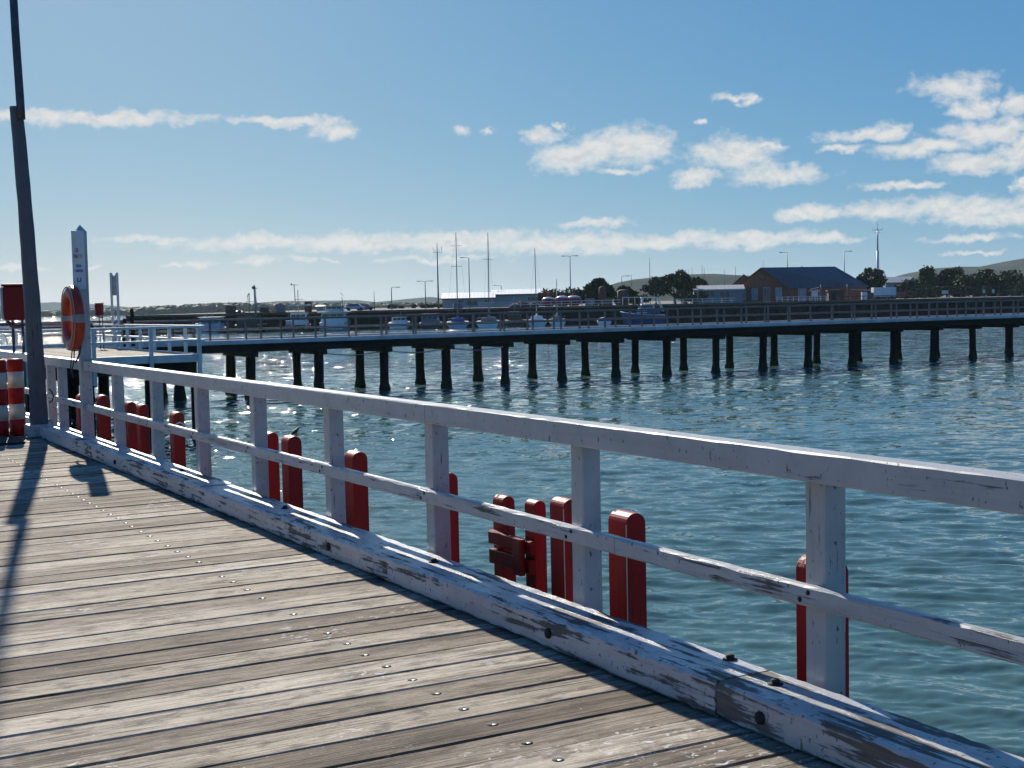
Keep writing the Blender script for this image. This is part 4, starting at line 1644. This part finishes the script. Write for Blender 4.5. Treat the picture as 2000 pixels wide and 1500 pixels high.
# white wheelhouse fishing boat
b = boat('fishing_boat', 'small fishing boat with a white wheelhouse and a T-topped mast, left of the white cruiser', 580)
hull_mb(10, 4.2, 1.2).build('hull', 'hull_dark', b)
rubbing(10, 4.2, 1.2, b, 'hull_white')
cab(b, 3.2, 3.0, 2.4, 3.6, 1.1, 'hull_white', 'wheelhouse', .2, .95)
m_ = MB()
m_.box(-1.8, 2.0, 2.6, 6.6, mtop(580, 597, DBT), mtop(580, 596, DBT) + .1)
m_.build('canopy', 'hull_white', b)
for s_ in (-1.7, 1.9):
    mast(b, [(s_, 2.8, 1.2), (s_, 2.8, mtop(580, 597, DBT))], .05, 'canopy_post')
z1 = mtop(573, 555, DBT)
mast(b, [(-.5, 4.5, 3.4), (-.75, 4.5, z1)], [.1, .07])
mast(b, [(-1.3, 4.5, z1 - .1), (.0, 4.5, z1 - .1)], .05, 'crosstree')
m_ = MB()
m_.lathe([(.16, 0), (.02, .45)], 6, (-1.25, 4.5, z1 - .15))
m_.build('lamp', 'steel_dark', b)
z2 = mtop(578, 566, DBT)
mast(b, [(-.1, 4.7, 3.4), (-.1, 4.7, z2)], .07)
mast(b, [(-.9, 4.7, mtop(578, 585, DBT)), (.9, 4.7, mtop(578, 585, DBT))], .05, 'crosstree')
m_ = MB()
m_.box(-1.9, -1.0, .6, 1.6, 1.2, 2.1)
m_.build('fish_bin', 'hull_pale', b, .05)
# large white flybridge cruiser
b = boat('motor_cruiser', 'large white flybridge cruiser with two decks, the biggest of the moored boats', 651)
hull_mb(13, 5.4, 1.6).build('hull', 'hull_white', b)
rubbing(13, 5.4, 1.6, b, 'hull_grey')
cab(b, 4.8, 5.5, 1.9, 2.2, 1.5, 'hull_white', 'saloon', .5, .92)
m_ = MB()
m_.box(-2.75, 2.75, .6, 8.0, 3.42, 3.62)
m_.build('flybridge_deck', 'hull_white', b, .06)
cab(b, 3.6, 2.6, 1.15, 3.6, 3.63, 'cream', 'flybridge', .5, .9)
m_ = MB()
m_.box(-1.7, 1.5, 2.6, 6.4, 5.35, 5.5)
m_.build('bimini', 'cream', b, .05)
for (x, y) in ((-1.6, 2.8), (1.4, 2.8), (-1.6, 6.2), (1.4, 6.2)):
    mast(b, [(x, y, 3.62), (x, y, 5.36)], .045, 'bimini_post')
mast(b, [(1.75, 3.5, 3.6), (1.6, 3.5, mtop(667, 580, DBT))], .06)
mast(b, [(1.25, 3.5, mtop(667, 571, DBT)), (1.9, 3.5, mtop(667, 577, DBT))], .05, 'aerial')
m_ = MB()
m_.box(-2.3, 2.3, -.55, .02, .15, .3)
m_.build('swim_platform', 'hull_grey', b)
# small white cruiser
b = boat('motor_cruiser', 'small white motor cruiser with a raked windscreen, alone right of the open stretch of quay', 780)
hull_mb(8.5, 3.9, 1.25).build('hull', 'hull_white', b)
rubbing(8.5, 3.9, 1.25, b, 'hull_blue')
cab(b, 3.0, 3.0, 1.15, 2.6, 1.2, 'hull_white', 'cabin', .7, .86)
m_ = MB()
m_.box(-1.45, 1.45, 2.0, 4.6, 2.5, 2.62)
m_.build('hardtop', 'hull_white', b, .04)
for s_ in (-1.35, 1.35):
    mast(b, [(s_, 2.1, 1.25), (s_, 2.1, 2.5)], .05, 'hardtop_post')
mast(b, [(.3, 3.4, 2.6), (.3, 3.4, 3.3)], .04, 'aerial')
m_ = MB()
m_.box(-1.6, 1.6, -.5, .02, .2, .34)
m_.build('swim_platform', 'hull_white', b)
# grey covered boat
b = boat('motor_cruiser', 'motor boat under a squared grey canvas cover between the white cruiser and the yachts', 842)
hull_mb(8.5, 4.1, 1.1).build('hull', 'hull_dark', b)
rubbing(8.5, 4.1, 1.1, b, 'hull_white')
cab(b, 3.4, 4.0, 1.75, 1.0, 1.1, 'hull_grey', 'canvas_cover', .3, .93)
m_ = MB()
m_.box(1.35, 1.6, .6, .9, 1.6, 2.1)
m_.build('fender', 'hull_white', b, .08)
yacht(896, 452, 'grey-hulled yacht with the tallest thin mast standing in front of the lower shed', 'hull_pale')
yacht(955, 453, 'white yacht with a thick tall mast near the gap between the two sheds', 'hull_white', 'hull_grey', 4.6, DBT, .1, (.18, .70))
b = boat('fishing_boat', 'dark workboat without a mast between two yachts', 1008)
hull_mb(9, 4.4, 1.2).build('hull', 'hull_dark', b)
rubbing(9, 4.4, 1.2, b, 'hull_white')
cab(b, 2.6, 2.6, 1.7, 3.5, 1.2, 'brown', 'wheelhouse', .2, .93)
mast(b, [(0, 4.5, 2.9), (0, 4.5, mtop(1004, 582, DBT))], .08)
mast(b, [(-.6, 4.5, mtop(1004, 588, DBT)), (.6, 4.5, mtop(1004, 588, DBT))], .05, 'crosstree')
yacht(1052, 484, 'small white yacht with a mid-height mast in front of the red buoys', 'hull_white', 'hull_white', 3.8, DBT, -.1, (.36,))
yacht(1093, 556, 'smallest yacht with a short mast right of the red buoys', 'hull_white', 'hull_grey', 3.0, DBT, 0, (.6,))
# tarpaulin dinghy
b = boat('covered_dinghy', 'low white dinghy under a bright blue tarpaulin', 1184)
hull_mb(4.5, 2.6, .75).build('hull', 'hull_white', b)
m_ = MB()
m_.prism([(-1.35, .72), (1.35, .72), (.9, 1.35), (0, 1.5), (-.9, 1.3)], 1, .3, 3.4)
m_.build('tarpaulin', 'blue_cover', b)
# blue and white fishing boat, side on, bow to the left
b = boat('fishing_boat', 'blue and white fishing boat lying side-on with a curved white wheelhouse frame', 1300, DBT, math.pi / 2)
hull_mb(7.6, 3.4, 1.75).build('hull', 'hull_blue', b)
rubbing(7.6, 3.4, 1.75, b, 'hull_white')
m_ = MB()
m_.box(-1.76, -1.70, .9, 5.6, 2.0, 2.9)
m_.build('bulwark', 'hull_blue', b)
for (ya, yb) in ((4.5, 5.4), (3.4, 4.2)):
    m_ = MB()
    m_.box(-1.79, -1.762, ya, yb, 2.55, 2.68)
    m_.box(-1.79, -1.762, ya, yb, 2.12, 2.25)
    m_.build('stripe', 'hull_white', b)
cab(b, 2.6, 3.4, 1.3, 1.8, 2.5, 'hull_white', 'wheelhouse', .9, .85)
zt_ = mtop(1270, 579, DBT)
m_ = MB()
m_.box(-1.3, 1.3, 1.2, 4.4, zt_ - .3, zt_ - .12)
m_.build('roof', 'hull_white', b, .06)
for (y0, y1) in ((.2, 1.3), (4.6, 4.0)):
    for s_ in (-1.2, 1.2):
        mast(b, [(s_, y0, 2.4), (s_, y1, zt_ - .3)], .09, 'roof_post', 'hull_white')
mast(b, [(0, 3.6, zt_ - .1), (0, 3.6, zt_ + 1.8)], .05, 'aerial')
mast(b, [(0, 1.8, zt_ - .1), (0, 1.8, zt_ + .7)], .05, 'aerial')
lr2 = ring_arc(0, 2 * math.pi, r0, 20).build('life_ring', 'orange')
lr2.location = at(1281, 596, DBT - 2.2)
lr2.rotation_euler = (0, 0, -YAW + math.pi / 2)
lr2.scale = (1, 1, 1)
tag(lr2, 'tiny orange life ring on the wheelhouse of the blue and white fishing boat', 'life ring')


# ------------------------------------------------------------------ lamps, masts and towers ashore
def street_lamp(px, top, D, label, kind='single', side=-1):
    t_ = thing('street_lamp', label, 'street lamp', vloc(px, D, ZL), -YAW, 'street lamps around the harbour')
    H = zat(px, top, D) - ZL
    m_ = MB()
    m_.tube([(0, 0, 0), (0, 0, H)], [.13, .08], 6)
    m_.build('pole', 'mast', t_)
    for s_ in ((-1, 1) if kind == 'double' else (side,)):
        m_ = MB()
        m_.tube([(0, 0, H - .05), (s_ * .5, 0, H + .1), (s_ * 1.3, 0, H + .1)], .05, 5)
        a_m = m_.build('arm', 'mast', t_)
        m_ = MB()
        m_.cbox(s_ * 1.5, 0, H + .08, .8, .35, .16)
        m_.build('lamp_head', 'steel', t_)
    return t_


street_lamp(769, 562, 300, 'short street lamp with one arm to the right, left of the T-shaped lamp', 'single', 1)
street_lamp(835, 550, 320, 'T-shaped double street lamp left of the forked radio mast', 'double')
street_lamp(921, 504, 300, 'tall street lamp with one arm to the left between two yacht masts', 'single', -1)
street_lamp(983, 558, 345, 'short street lamp at the roof of the taller shed', 'single', -1)
street_lamp(1118, 501, 310, 'tall T-shaped double street lamp right of the red buoys', 'double')
street_lamp(1541, 494, 330, 'street lamp with an arm to the left behind the ridge of the brick building', 'single', -1)
street_lamp(1652, 492, 330, 'street lamp with an arm to the right behind the hipped end of the brick building', 'single', 1)
street_lamp(1218, 540, 330, 'short post lamp between the dark tree and the gum tree', 'single', 1)


def thin_pole(px, top, D, label, nm='flagpole', r=.09, cat='pole', base=None):
    m_ = MB()
    H = zat(px, top, D) - ZL
    m_.tube([(0, 0, 0), (0, 0, H * .6), (0, 0, H)], [r, r * .8, r * .5], 6)
    o_ = m_.build(nm, 'mast')
    o_.location = vloc(px, D, ZL)
    return tag(o_, label, cat)


thin_pole(735, 569, 290, 'plain short pole on the quay left of the street lamps')
thin_pole(1237, 537, 340, 'thin pole just left of the gum tree')
thin_pole(1273, 503, 300, 'tall thin pole rising in front of the gum tree')
thin_pole(1366, 560, 272, 'grey pole on the quay in front of the grey shed', r=.12)
thin_pole(1370, 590, 270, 'stubby dark pole on the quay beside the grey pole', r=.14)
thin_pole(1494, 508, 320, 'short aerial above the brick gable', r=.06)
thin_pole(1606, 556, 285, 'pale pole in front of the brick wall', r=.14)
thin_pole(1657, 556, 288, 'brown pole in front of the brick wall near the hut', r=.1)
thin_pole(1091, 545, 300, 'dark pole with a bushy top beside the red buoys', r=.12)
for (px, top, lab) in ((1334, 524, 'leftmost distant yacht mast against the grey hill'), (1348, 526, 'second distant mast from the left against the grey hill'), (1355, 522, 'distant mast left of the tall close pair'), (1375, 518, 'left mast of the tall close pair against the grey hill'),
                       (1379, 522, 'right mast of the tall close pair against the grey hill'), (1418, 527, 'short distant mast right of the tall pair'), (1440, 520, 'distant mast nearest the brick building')):
    thin_pole(px, top, 520, lab, 'mast_pole', .13, 'mast')

# forked radio mast
t_ = thing('radio_mast', 'tall slim radio mast with a fork of aerials on top behind the grey covered boat', 'radio mast', vloc(860, 300, ZL), -YAW)
H = zat(860, 494, 300) - ZL
m_ = MB()
m_.tube([(0, 0, 0), (0, 0, H * .55), (0, 0, H), (0, 0, zat(860, 475, 300) - ZL)], [.2, .15, .1, .04], 6)
m_.build('pole', 'mast', t_)
m_ = MB()
m_.tube([(-.9, 0, H + 1.2), (-.85, 0, H), (.95, 0, H), (1.0, 0, H + 1.3)], .05, 5)
m_.tube([(-.45, 0, H), (-.45, 0, H + .7)], .04, 5)
m_.tube([(.4, 0, H), (.4, 0, H + .7)], .04, 5)
m_.build('aerials', 'mast', t_)
# white telecom tower
t_ = thing('radio_tower', 'tall white lattice-like tower with a cross of aerials rising behind the trees at the right', 'tower', vloc(1717, 620, ZL), -YAW)
kt = 620 / F_PX
H1, H2, H3 = zat(1717, 490, 620) - ZL, zat(1717, 450, 620) - ZL, zat(1717, 428, 620) - ZL
m_ = MB()
m_.tube([(0, 0, 0), (0, 0, H1)], [.75, .55], 10)
m_.build('lower_mast', 'white_far', t_)
m_ = MB()
m_.tube([(0, 0, H1 - .01), (0, 0, H2)], [.36, .28], 8)
m_.build('upper_mast', 'steel', t_)
m_ = MB()
m_.tube([(0, 0, H2 - .2), (0, 0, H3)], [.12, .05], 6)
m_.tube([(-2.1, 0, H2), (2.1, 0, H2)], .13, 5)
m_.tube([(-1.3, 0, H2 - 1.1), (1.3, 0, H2 - 1.1)], .08, 5)
m_.tube([(-2.1, 0, H2), (-2.1, 0, H2 + 1.2)], .07, 5)
m_.tube([(2.1, 0, H2), (2.1, 0, H2 + 1.2)], .07, 5)
m_.build('aerials', 'steel', t_)


# ------------------------------------------------------------------ quay clutter
def buoy(px, D, r, label):
    t_ = thing('buoy', label, 'buoy', vloc(px, D, ZL + .06), random.uniform(0, 6), 'big red navigation buoys stored on the quay')
    m_ = MB()
    m_.lathe([(r * .5, 0), (r * .95, r * .25), (r, r * .6), (r * .97, r * 1.0), (r * .7, r * 1.22), (r * .25, r * 1.3)], 16)
    m_.build('float', 'red_buoy', t_)
    m_ = MB()
    m_.lathe([(r * .985, r * .93), (r * .80, r * 1.19), (r * .3, r * 1.315), (.02, r * 1.33)], 16)
    m_.build('cap', 'hull_white', t_)
    m_ = MB()
    for a in range(4):
        m_.tube([(r * .3 * math.cos(a * 1.57), r * .3 * math.sin(a * 1.57), r * 1.3), (r * .12 * math.cos(a * 1.57), r * .12 * math.sin(a * 1.57), r * 2.1)], .05, 5)
    m_.build('cage', 'red_buoy', t_)
    return t_


buoy(1075, 281, 1.45, 'red buoy with a white cap, leftmost of the three stored together')
buoy(1102, 280, 1.6, 'red buoy with a white cap, middle one of the three stored together')
buoy(1124, 283, 1.6, 'red buoy with a white cap, rightmost of the three stored together')


def heap(name, label, cat, px, D, wpx, top, mat, seed, z0=ZL):
    rn = random.Random(seed)
    k = D / F_PX
    W = wpx * k
    H = zat(px, top, D) - z0
    m_ = MB()
    for _ in range(16):
        x = rn.uniform(-.42, .42) * W
        y = rn.uniform(-.3, .3) * min(W, 3)
        h = H * rn.uniform(.55, 1.0) * (1 - abs(x / W) * 1.1)
        r = rn.uniform(.12, .22) * W
        n_ = 8
        m_.ring_loft([[(x + r * q_ * math.cos(6.283 * j / n_) * rn.uniform(.8, 1.2), y + r * q_ * math.sin(6.283 * j / n_) * rn.uniform(.8, 1.2), zz + rn.uniform(-.05, .05)) for j in range(n_)] for (q_, zz) in ((1, 0.02), (.95, h * .4), (.7, h * .8), (.15, h))])
    o_ = m_.build(name, mat)
    o_.location = vloc(px, D, z0)
    o_.rotation_euler = (0, 0, -YAW)
    return tag(o_, label, cat)


heap('net_heap', 'heap of dark red fishing nets on the quay left of the red buoys', 'nets', 1027, 280, 56, 585, 'net', 1)
heap('net_heap', 'low brown heap of nets on the quay between the trawler and the white-wheelhouse boat', 'nets', 534, 270, 40, 606, 'net', 2)
heap('net_heap', 'dark heap of nets on the quay behind the trawler', 'nets', 470, 270, 34, 604, 'hull_dark', 3)


def crate_stack(px, D, label, n_=3, mat='brown', s=.9):
    t_ = thing('crate_stack', label, 'crates', vloc(px, D, ZL + .06), -YAW + random.uniform(-.3, .3), 'stacks of pots and crates on the quay')
    z = 0
    for k in range(n_):
        m_ = MB()
        d_ = random.uniform(-.06, .06)
        for (x0, x1, y0, y1) in ((-s, s, -.5, -.44), (-s, s, .44, .5), (-s, -s + .06, -.43, .43), (s - .06, s, -.43, .43)):
            m_.box(x0 + d_, x1 + d_, y0, y1, z, z + .48)
        m_.box(-s + .061 + d_, s - .061 + d_, -.43, .43, z, z + .05)
        m_.build('crate', mat, t_)
        z += .5
    return t_


crate_stack(455, DQ + 3, 'stack of brown crates at the left end of the boats')
crate_stack(520, DQ + 3, 'stack of dark crates right of the trawler mast', 2, 'hull_dark')
crate_stack(552, DQ + 3, 'stack of pale crates left of the T-topped mast', 3, 'hull_grey')
crate_stack(606, DQ + 3, 'tall stack of rusty crates between the fishing boat and the white cruiser', 4, 'rust', .7)
crate_stack(897, DQ + 4, 'low stack of pale crates by the lower shed', 2, 'hull_grey')
crate_stack(1155, DQ + 4, 'stack of crates right of the net buoys under the dark tree', 3, 'hull_grey')
crate_stack(1190, DQ + 4, 'stack of brown crates beside the timber frame on the quay', 3, 'brown')

# loading frame on the quay
t_ = thing('loading_frame', 'open pale steel frame standing on the quay left of the blue fishing boat', 'frame', vloc(1237, DQ + 2.5, ZL + .06), -YAW)
kf = DQ / F_PX
Wf, Hf = 36 * kf, zat(1237, 582, DQ) - ZL
for x in (-Wf / 2, -Wf / 6, Wf / 6, Wf / 2):
    m_ = MB()
    m_.box(x - .07, x + .07, -.07, .07, 0, Hf)
    m_.build('upright', 'pale_trim', t_)
m_ = MB()
m_.box(-Wf / 2, Wf / 2, -.07, .07, Hf + .002, Hf + .15)
m_.build('beam', 'pale_trim', t_)
# brown stack/silo shapes
for (px, w_, top, lab) in ((1180, 14, 560, 'upright rusty steel tank on the quay below the dark tree'), (1220, 22, 566, 'dark square tank house on the quay left of the gum tree')):
    t_ = thing('tank', lab, 'tank', vloc(px, 276, ZL), -YAW)
    r_ = w_ / 2 * 276 / F_PX
    H = zat(px, top, 276) - ZL
    m_ = MB()
    m_.lathe([(r_, 0), (r_, H * .93), (r_ * .6, H), (.02, H + .05)], 14)
    m_.build('shell', 'rust' if px < 1200 else 'brown', t_)
    m_ = MB()
    m_.box(r_ * .3, r_ * .3 + .3, -r_ - .1, -r_ * .95 + .12, 0, H * .9)
    m_.build('ladder', 'steel_dark', t_)
# small vehicles and boxes near the brick building


def vehicle(nm, label, cat, px, D, L, Wd, H, mat, box=False, rz=0.0):
    t_ = thing(nm, label, cat, vloc(px, D, ZL), -YAW + rz)
    m_ = MB()
    if box:
        m_.box(-L / 2, L / 2, -Wd / 2, Wd / 2, .55, H)
        m_.build('body', mat, t_, .06)
        m_ = MB()
        m_.box(-L / 2 - 1.3, -L / 2 - .01, -Wd / 2 + .1, Wd / 2 - .1, .45, 1.5)
        m_.build('drawbar', 'steel_dark', t_)
    else:
        m_.prism([(-L / 2, .35), (L / 2, .35), (L / 2, .85), (L * .33, .95), (L * .2, H), (-L * .3, H), (-L * .45, .98), (-L / 2, .9)], 1, -Wd / 2, Wd / 2)
        m_.build('body', mat, t_, .08)
        m_ = MB()
        m_.prism([(L * .28, 1.0), (L * .18, H - .08), (-L * .27, H - .08), (-L * .38, 1.0)], 1, -Wd / 2 - .01, Wd / 2 + .01)
        m_.build('windows', 'glass', t_)
    for x in (-L * .32, L * .32):
        for y in (-Wd / 2 + .08, Wd / 2 - .08):
            m_ = MB()
            m_.ring_loft([[(x + .33 * math.cos(6.283 * j / 12), y + dy_, .33 + .33 * math.sin(6.283 * j / 12)) for j in range(12)] for dy_ in (-.1, .1)])
            m_.build('wheel', 'tyre', t_)
    return t_


vehicle('trailer', 'white box trailer parked at the right end of the brick building', 'trailer', 1728, 292, 4.8, 2.2, 2.55, 'hull_white', True)
vehicle('parked_car', 'red car parked right of the white box trailer', 'car', 1760, 300, 4.0, 1.7, 1.4, 'red_buoy')
vehicle('parked_car', 'pale car parked on the quay right of the white flybridge cruiser', 'car', 697, 292, 4.2, 1.7, 1.5, 'hull_pale')
vehicle('parked_car', 'grey car parked on the quay just right of the pale car, by the bush', 'car', 716, 298, 4.2, 1.7, 1.4, 'hull_grey')
o = MB().box(-.55, .55, -.4, .4, 0, 1.6).build('ice_box', 'hull_white', None, .05)
o.location = vloc(1690, 288, ZL)
o.rotation_euler = (0, 0, -YAW)
tag(o, 'upright white cabinet standing left of the box trailer', 'cabinet')
t_ = thing('timber_hut', 'small brown hut with a dark doorway in front of the brick wall', 'hut', vloc(1634, 284, ZL), -YAW)
m_ = MB()
m_.box(-1.6, 1.6, -.9, .9, 0, 1.9)
m_.build('wall', 'brown', t_)
m_ = MB()
m_.prism([(-1.8, 1.903), (1.8, 1.903), (1.8, 2.0), (-1.8, 2.2)], 1, -1.1, 1.1)
m_.build('roof', 'rust', t_)
m_ = MB()
m_.box(-.9, -.2, -.93, -.85, .05, 1.6)
m_.build('door', 'hull_dark', t_)
t_ = thing('information_shelter', 'little pale noticeboard with a tilted roof in front of the brick wall', 'noticeboard', vloc(1594, 286, ZL), -YAW)
for x in (-.6, .6):
    m_ = MB()
    m_.box(x - .06, x + .06, -.06, .06, 0, 2.3)
    m_.build('post', 'pale_trim', t_)
m_ = MB()
m_.box(-.53, .53, -.04, .04, .8, 2.0)
m_.build('panel', 'hull_white', t_)
m_ = MB()
m_.prism([(-.9, 2.303), (.9, 2.75), (.9, 2.85), (-.9, 2.42)], 1, -.5, .5)
m_.build('roof', 'steel_dark', t_)
for (px, lab) in ((1848, 'small white sign, left one on the fence at the right'), (1924, 'tiny pale sign, middle one on the fence at the right'), (1942, 'tiny pale sign, right one on the fence at the right')):
    w_ = .75 if px == 1848 else .28
    o = MB().box(-w_, w_, -.03, .03, .9, 1.75).build('fence_sign', 'white_far')
    o.location = vloc(px, 329.7, ZL)
    o.rotation_euler = (0, 0, -YAW)
    tag(o, lab, 'sign')


# ------------------------------------------------------------------ trees
def tree(px, base, top, wpx, D, mat, label, seed, kind='dome', name='tree', cat='tree', n=1500, leaf=.34, zb=ZL):
    rn = np.random.default_rng(seed)
    n = int(n * 1.7)
    leaf *= 1.1
    k = D / F_PX
    H = zat(px, top, D) - zb
    Wd = wpx * k
    t_ = thing(name, label, cat, vloc(px, D, zb), -YAW)
    hb = .12 if kind in ('dome', 'scrub') else .3
    nb = 16 if kind != 'gum' else 20
    cs = []
    for _ in range(nb):
        if kind == 'dome':
            a = rn.uniform(-1, 1)
            z = H * (hb + (1 - hb) * (rn.uniform(.1, .86) * (1 - .55 * a * a)))
            cs.append((a * Wd * .38, rn.uniform(-.3, .3) * Wd, z, Wd * rn.uniform(.15, .23)))
        elif kind == 'gum':
            a = rn.uniform(-1, 1)
            z = H * (hb + (1 - hb) * rn.uniform(.05, .88) * (1 - .5 * a * a))
            cs.append((a * Wd * .42, rn.uniform(-.28, .28) * Wd, z, Wd * rn.uniform(.1, .17)))
        else:
            a = rn.uniform(-1, 1)
            cs.append((a * Wd * .42, rn.uniform(-.2, .2) * Wd, H * rn.uniform(.25, .75), min(Wd * .22, H * rn.uniform(.3, .45))))
    cs = np.array(cs)
    # trunk and limbs
    m_ = MB()
    m_.tube([(0, 0, -.1), (.05 * Wd * rn.uniform(-1, 1), 0, H * .3), (.08 * Wd * rn.uniform(-1, 1), 0, H * .6)], [max(.12, H * .035), H * .026, H * .012], 7)
    for c_ in cs[:9]:
        m_.tube([(0, 0, H * .22), (c_[0] * .5, c_[1] * .5, c_[2] * .65), (c_[0], c_[1], c_[2])], [H * .017, H * .011, H * .004], 5)
    m_.build('trunk', 'bark', t_)
    # leaves: small tilted faces through each clump
    idx = rn.integers(0, len(cs), n)
    d = rn.normal(0, 1, (n, 3))
    d /= np.linalg.norm(d, axis=1)[:, None]
    rad = cs[idx, 3] * rn.uniform(.3, 1.05, n) ** .6 * np.where(rn.random(n) < .16, rn.uniform(1.0, 1.4, n), 1.0)
    P = cs[idx, :3] + d * rad[:, None] * np.array([1, 1, .8])
    P[:, 2] = np.clip(P[:, 2], .1, H * 1.02)
    u = rn.normal(0, 1, (n, 3))
    u /= np.linalg.norm(u, axis=1)[:, None]
    v_ = np.cross(u, rn.normal(0, 1, (n, 3)))
    v_ /= np.linalg.norm(v_, axis=1)[:, None]
    sz = leaf * rn.uniform(.6, 1.3, n)[:, None]
    q = np.stack([P - u * sz, P + v_ * sz * .55, P + u * sz, P - v_ * sz * .55], 1).reshape(-1, 3)
    m_ = MB()
    m_.v = [tuple(x) for x in q]
    m_.f = [(4 * i, 4 * i + 1, 4 * i + 2, 4 * i + 3) for i in range(n)]
    m_.s = [False] * n
    m_.build('crown', mat, t_)
    return t_


tree(1174, 592, 546, 64, 300, 'leaf_dark', 'dense dark dome-shaped tree behind the quay right of the red buoys', 1, n=2600, leaf=.4)
tree(1225, 592, 557, 44, 296, 'leaf_dark', 'squat dark tree between the dome-shaped tree and the gum tree', 2, n=1500)
tree(1322, 592, 526, 76, 292, 'leaf_olive', 'tall open gum tree standing left of the grey shed', 3, 'gum', n=2200, leaf=.36)
tree(1285, 592, 540, 56, 300, 'leaf_olive', 'gum tree leaning left beside the tall open one', 4, 'gum', n=1300, leaf=.34)
tree(1368, 580, 541, 46, 320, 'leaf_olive', 'gum tree showing over the left end of the grey shed', 5, 'gum', n=1100, leaf=.34)
tree(1352, 592, 568, 60, 285, 'leaf_scrub', 'pale bush below the tall gum tree', 6, 'scrub', 'bush', 'bush', 900, .28)
tree(1250, 592, 576, 40, 284, 'leaf_scrub', 'yellowish bush left of the gum trees', 7, 'scrub', 'bush', 'bush', 600, .26)
tree(1088, 592, 562, 70, 330, 'leaf_scrub', 'scrubby bush behind the red buoys', 8, 'scrub', 'bush', 'bush', 1200, .32)
tree(1140, 592, 562, 40, 325, 'leaf_dark', 'dark bush left of the dome-shaped tree', 9, 'scrub', 'bush', 'bush', 900, .32)
tree(716, 606, 596, 26, 340, 'leaf_dark', 'small dark bush on the quay near the pale car', 10, 'scrub', 'bush', 'bush', 500, .3)
tree(800, 606, 595, 90, 420, 'leaf_scrub', 'long low bush left of the T-shaped street lamp', 11, 'scrub', 'bush', 'bush', 1100, .4)
tree(850, 606, 596, 50, 400, 'leaf_scrub', 'low bush at the left end of the lower shed', 12, 'scrub', 'bush', 'bush', 700, .4)
tree(1702, 585, 522, 58, 360, 'leaf_dark', 'dark rounded tree right behind the end of the brick building', 13, n=2000, leaf=.42)
tree(1650, 585, 538, 40, 380, 'leaf_dark', 'dark tree half hidden by the hipped roof end', 14, n=900, leaf=.42)
row = [(1772, 545, 44, 'gap-toothed dark tree at the left end of the right-hand row'), (1806, 520, 62, 'tallest rounded tree of the right-hand row'), (1852, 528, 60, 'broad olive tree right of the tallest one in the right-hand row'),
       (1895, 534, 58, 'rounded tree above the left fence sign'), (1935, 528, 60, 'olive tree above the two tiny fence signs'), (1978, 530, 66, 'tree cut by the right edge of the photo'), (2030, 526, 70, 'tree just beyond the right edge of the photo')]
for i, (px, top, wpx, lab) in enumerate(row):
    tree(px, 585, top, wpx * 1.3, 345 + (i % 3) * 14, ('leaf_olive', 'leaf_dark')[i % 2 == 0] if i % 3 else 'leaf_olive', lab, 30 + i, n=1900, leaf=.42)
for i, (px, top, wpx, lab) in enumerate([(1790, 562, 60, 'scrub bush at the foot of the tallest right-hand tree'), (1850, 560, 70, 'scrub bush behind the left fence sign'), (1915, 562, 70, 'scrub bush behind the two tiny fence signs'), (1985, 563, 70, 'scrub bush at the right edge of the photo')]):
    tree(px, 585, top, wpx, 336, 'leaf_scrub', lab, 50 + i, 'scrub', 'bush', 'bush', 1100, .34)
# low wind-shorn tops on the far dune at the right
for i, (px, top, lab) in enumerate([(1745, 548, 'distant low tree at the foot of the white tower'), (1870, 520, 'distant tree on the rise above the right-hand row')]):
    tree(px, 560, top, 60, 700, 'leaf_dark', lab, 70 + i, 'dome', n=900, leaf=.8)


# ------------------------------------------------------------------ haze over the bay
hm = bpy.data.materials.new('haze_air')
hm.use_nodes = True
ht = NT(hm.node_tree)
ht.n.clear()
hv = ht.new('ShaderNodeVolumePrincipled')
hv.inputs['Color'].default_value = (0.66, 0.88, 0.97, 1)
hv.inputs['Density'].default_value = HAZE
hv.inputs['Anisotropy'].default_value = 0.2
ho = ht.new('ShaderNodeOutputMaterial')
ht.l.new(hv.outputs[0], ho.inputs['Volume'])
M['haze'] = hm
mb = MB()
mb.box(-9000, 9500, -1200, 9500, ZW - 6, 115)
hz_ = mb.build('haze', 'haze')
hz_['kind'] = 'stuff'
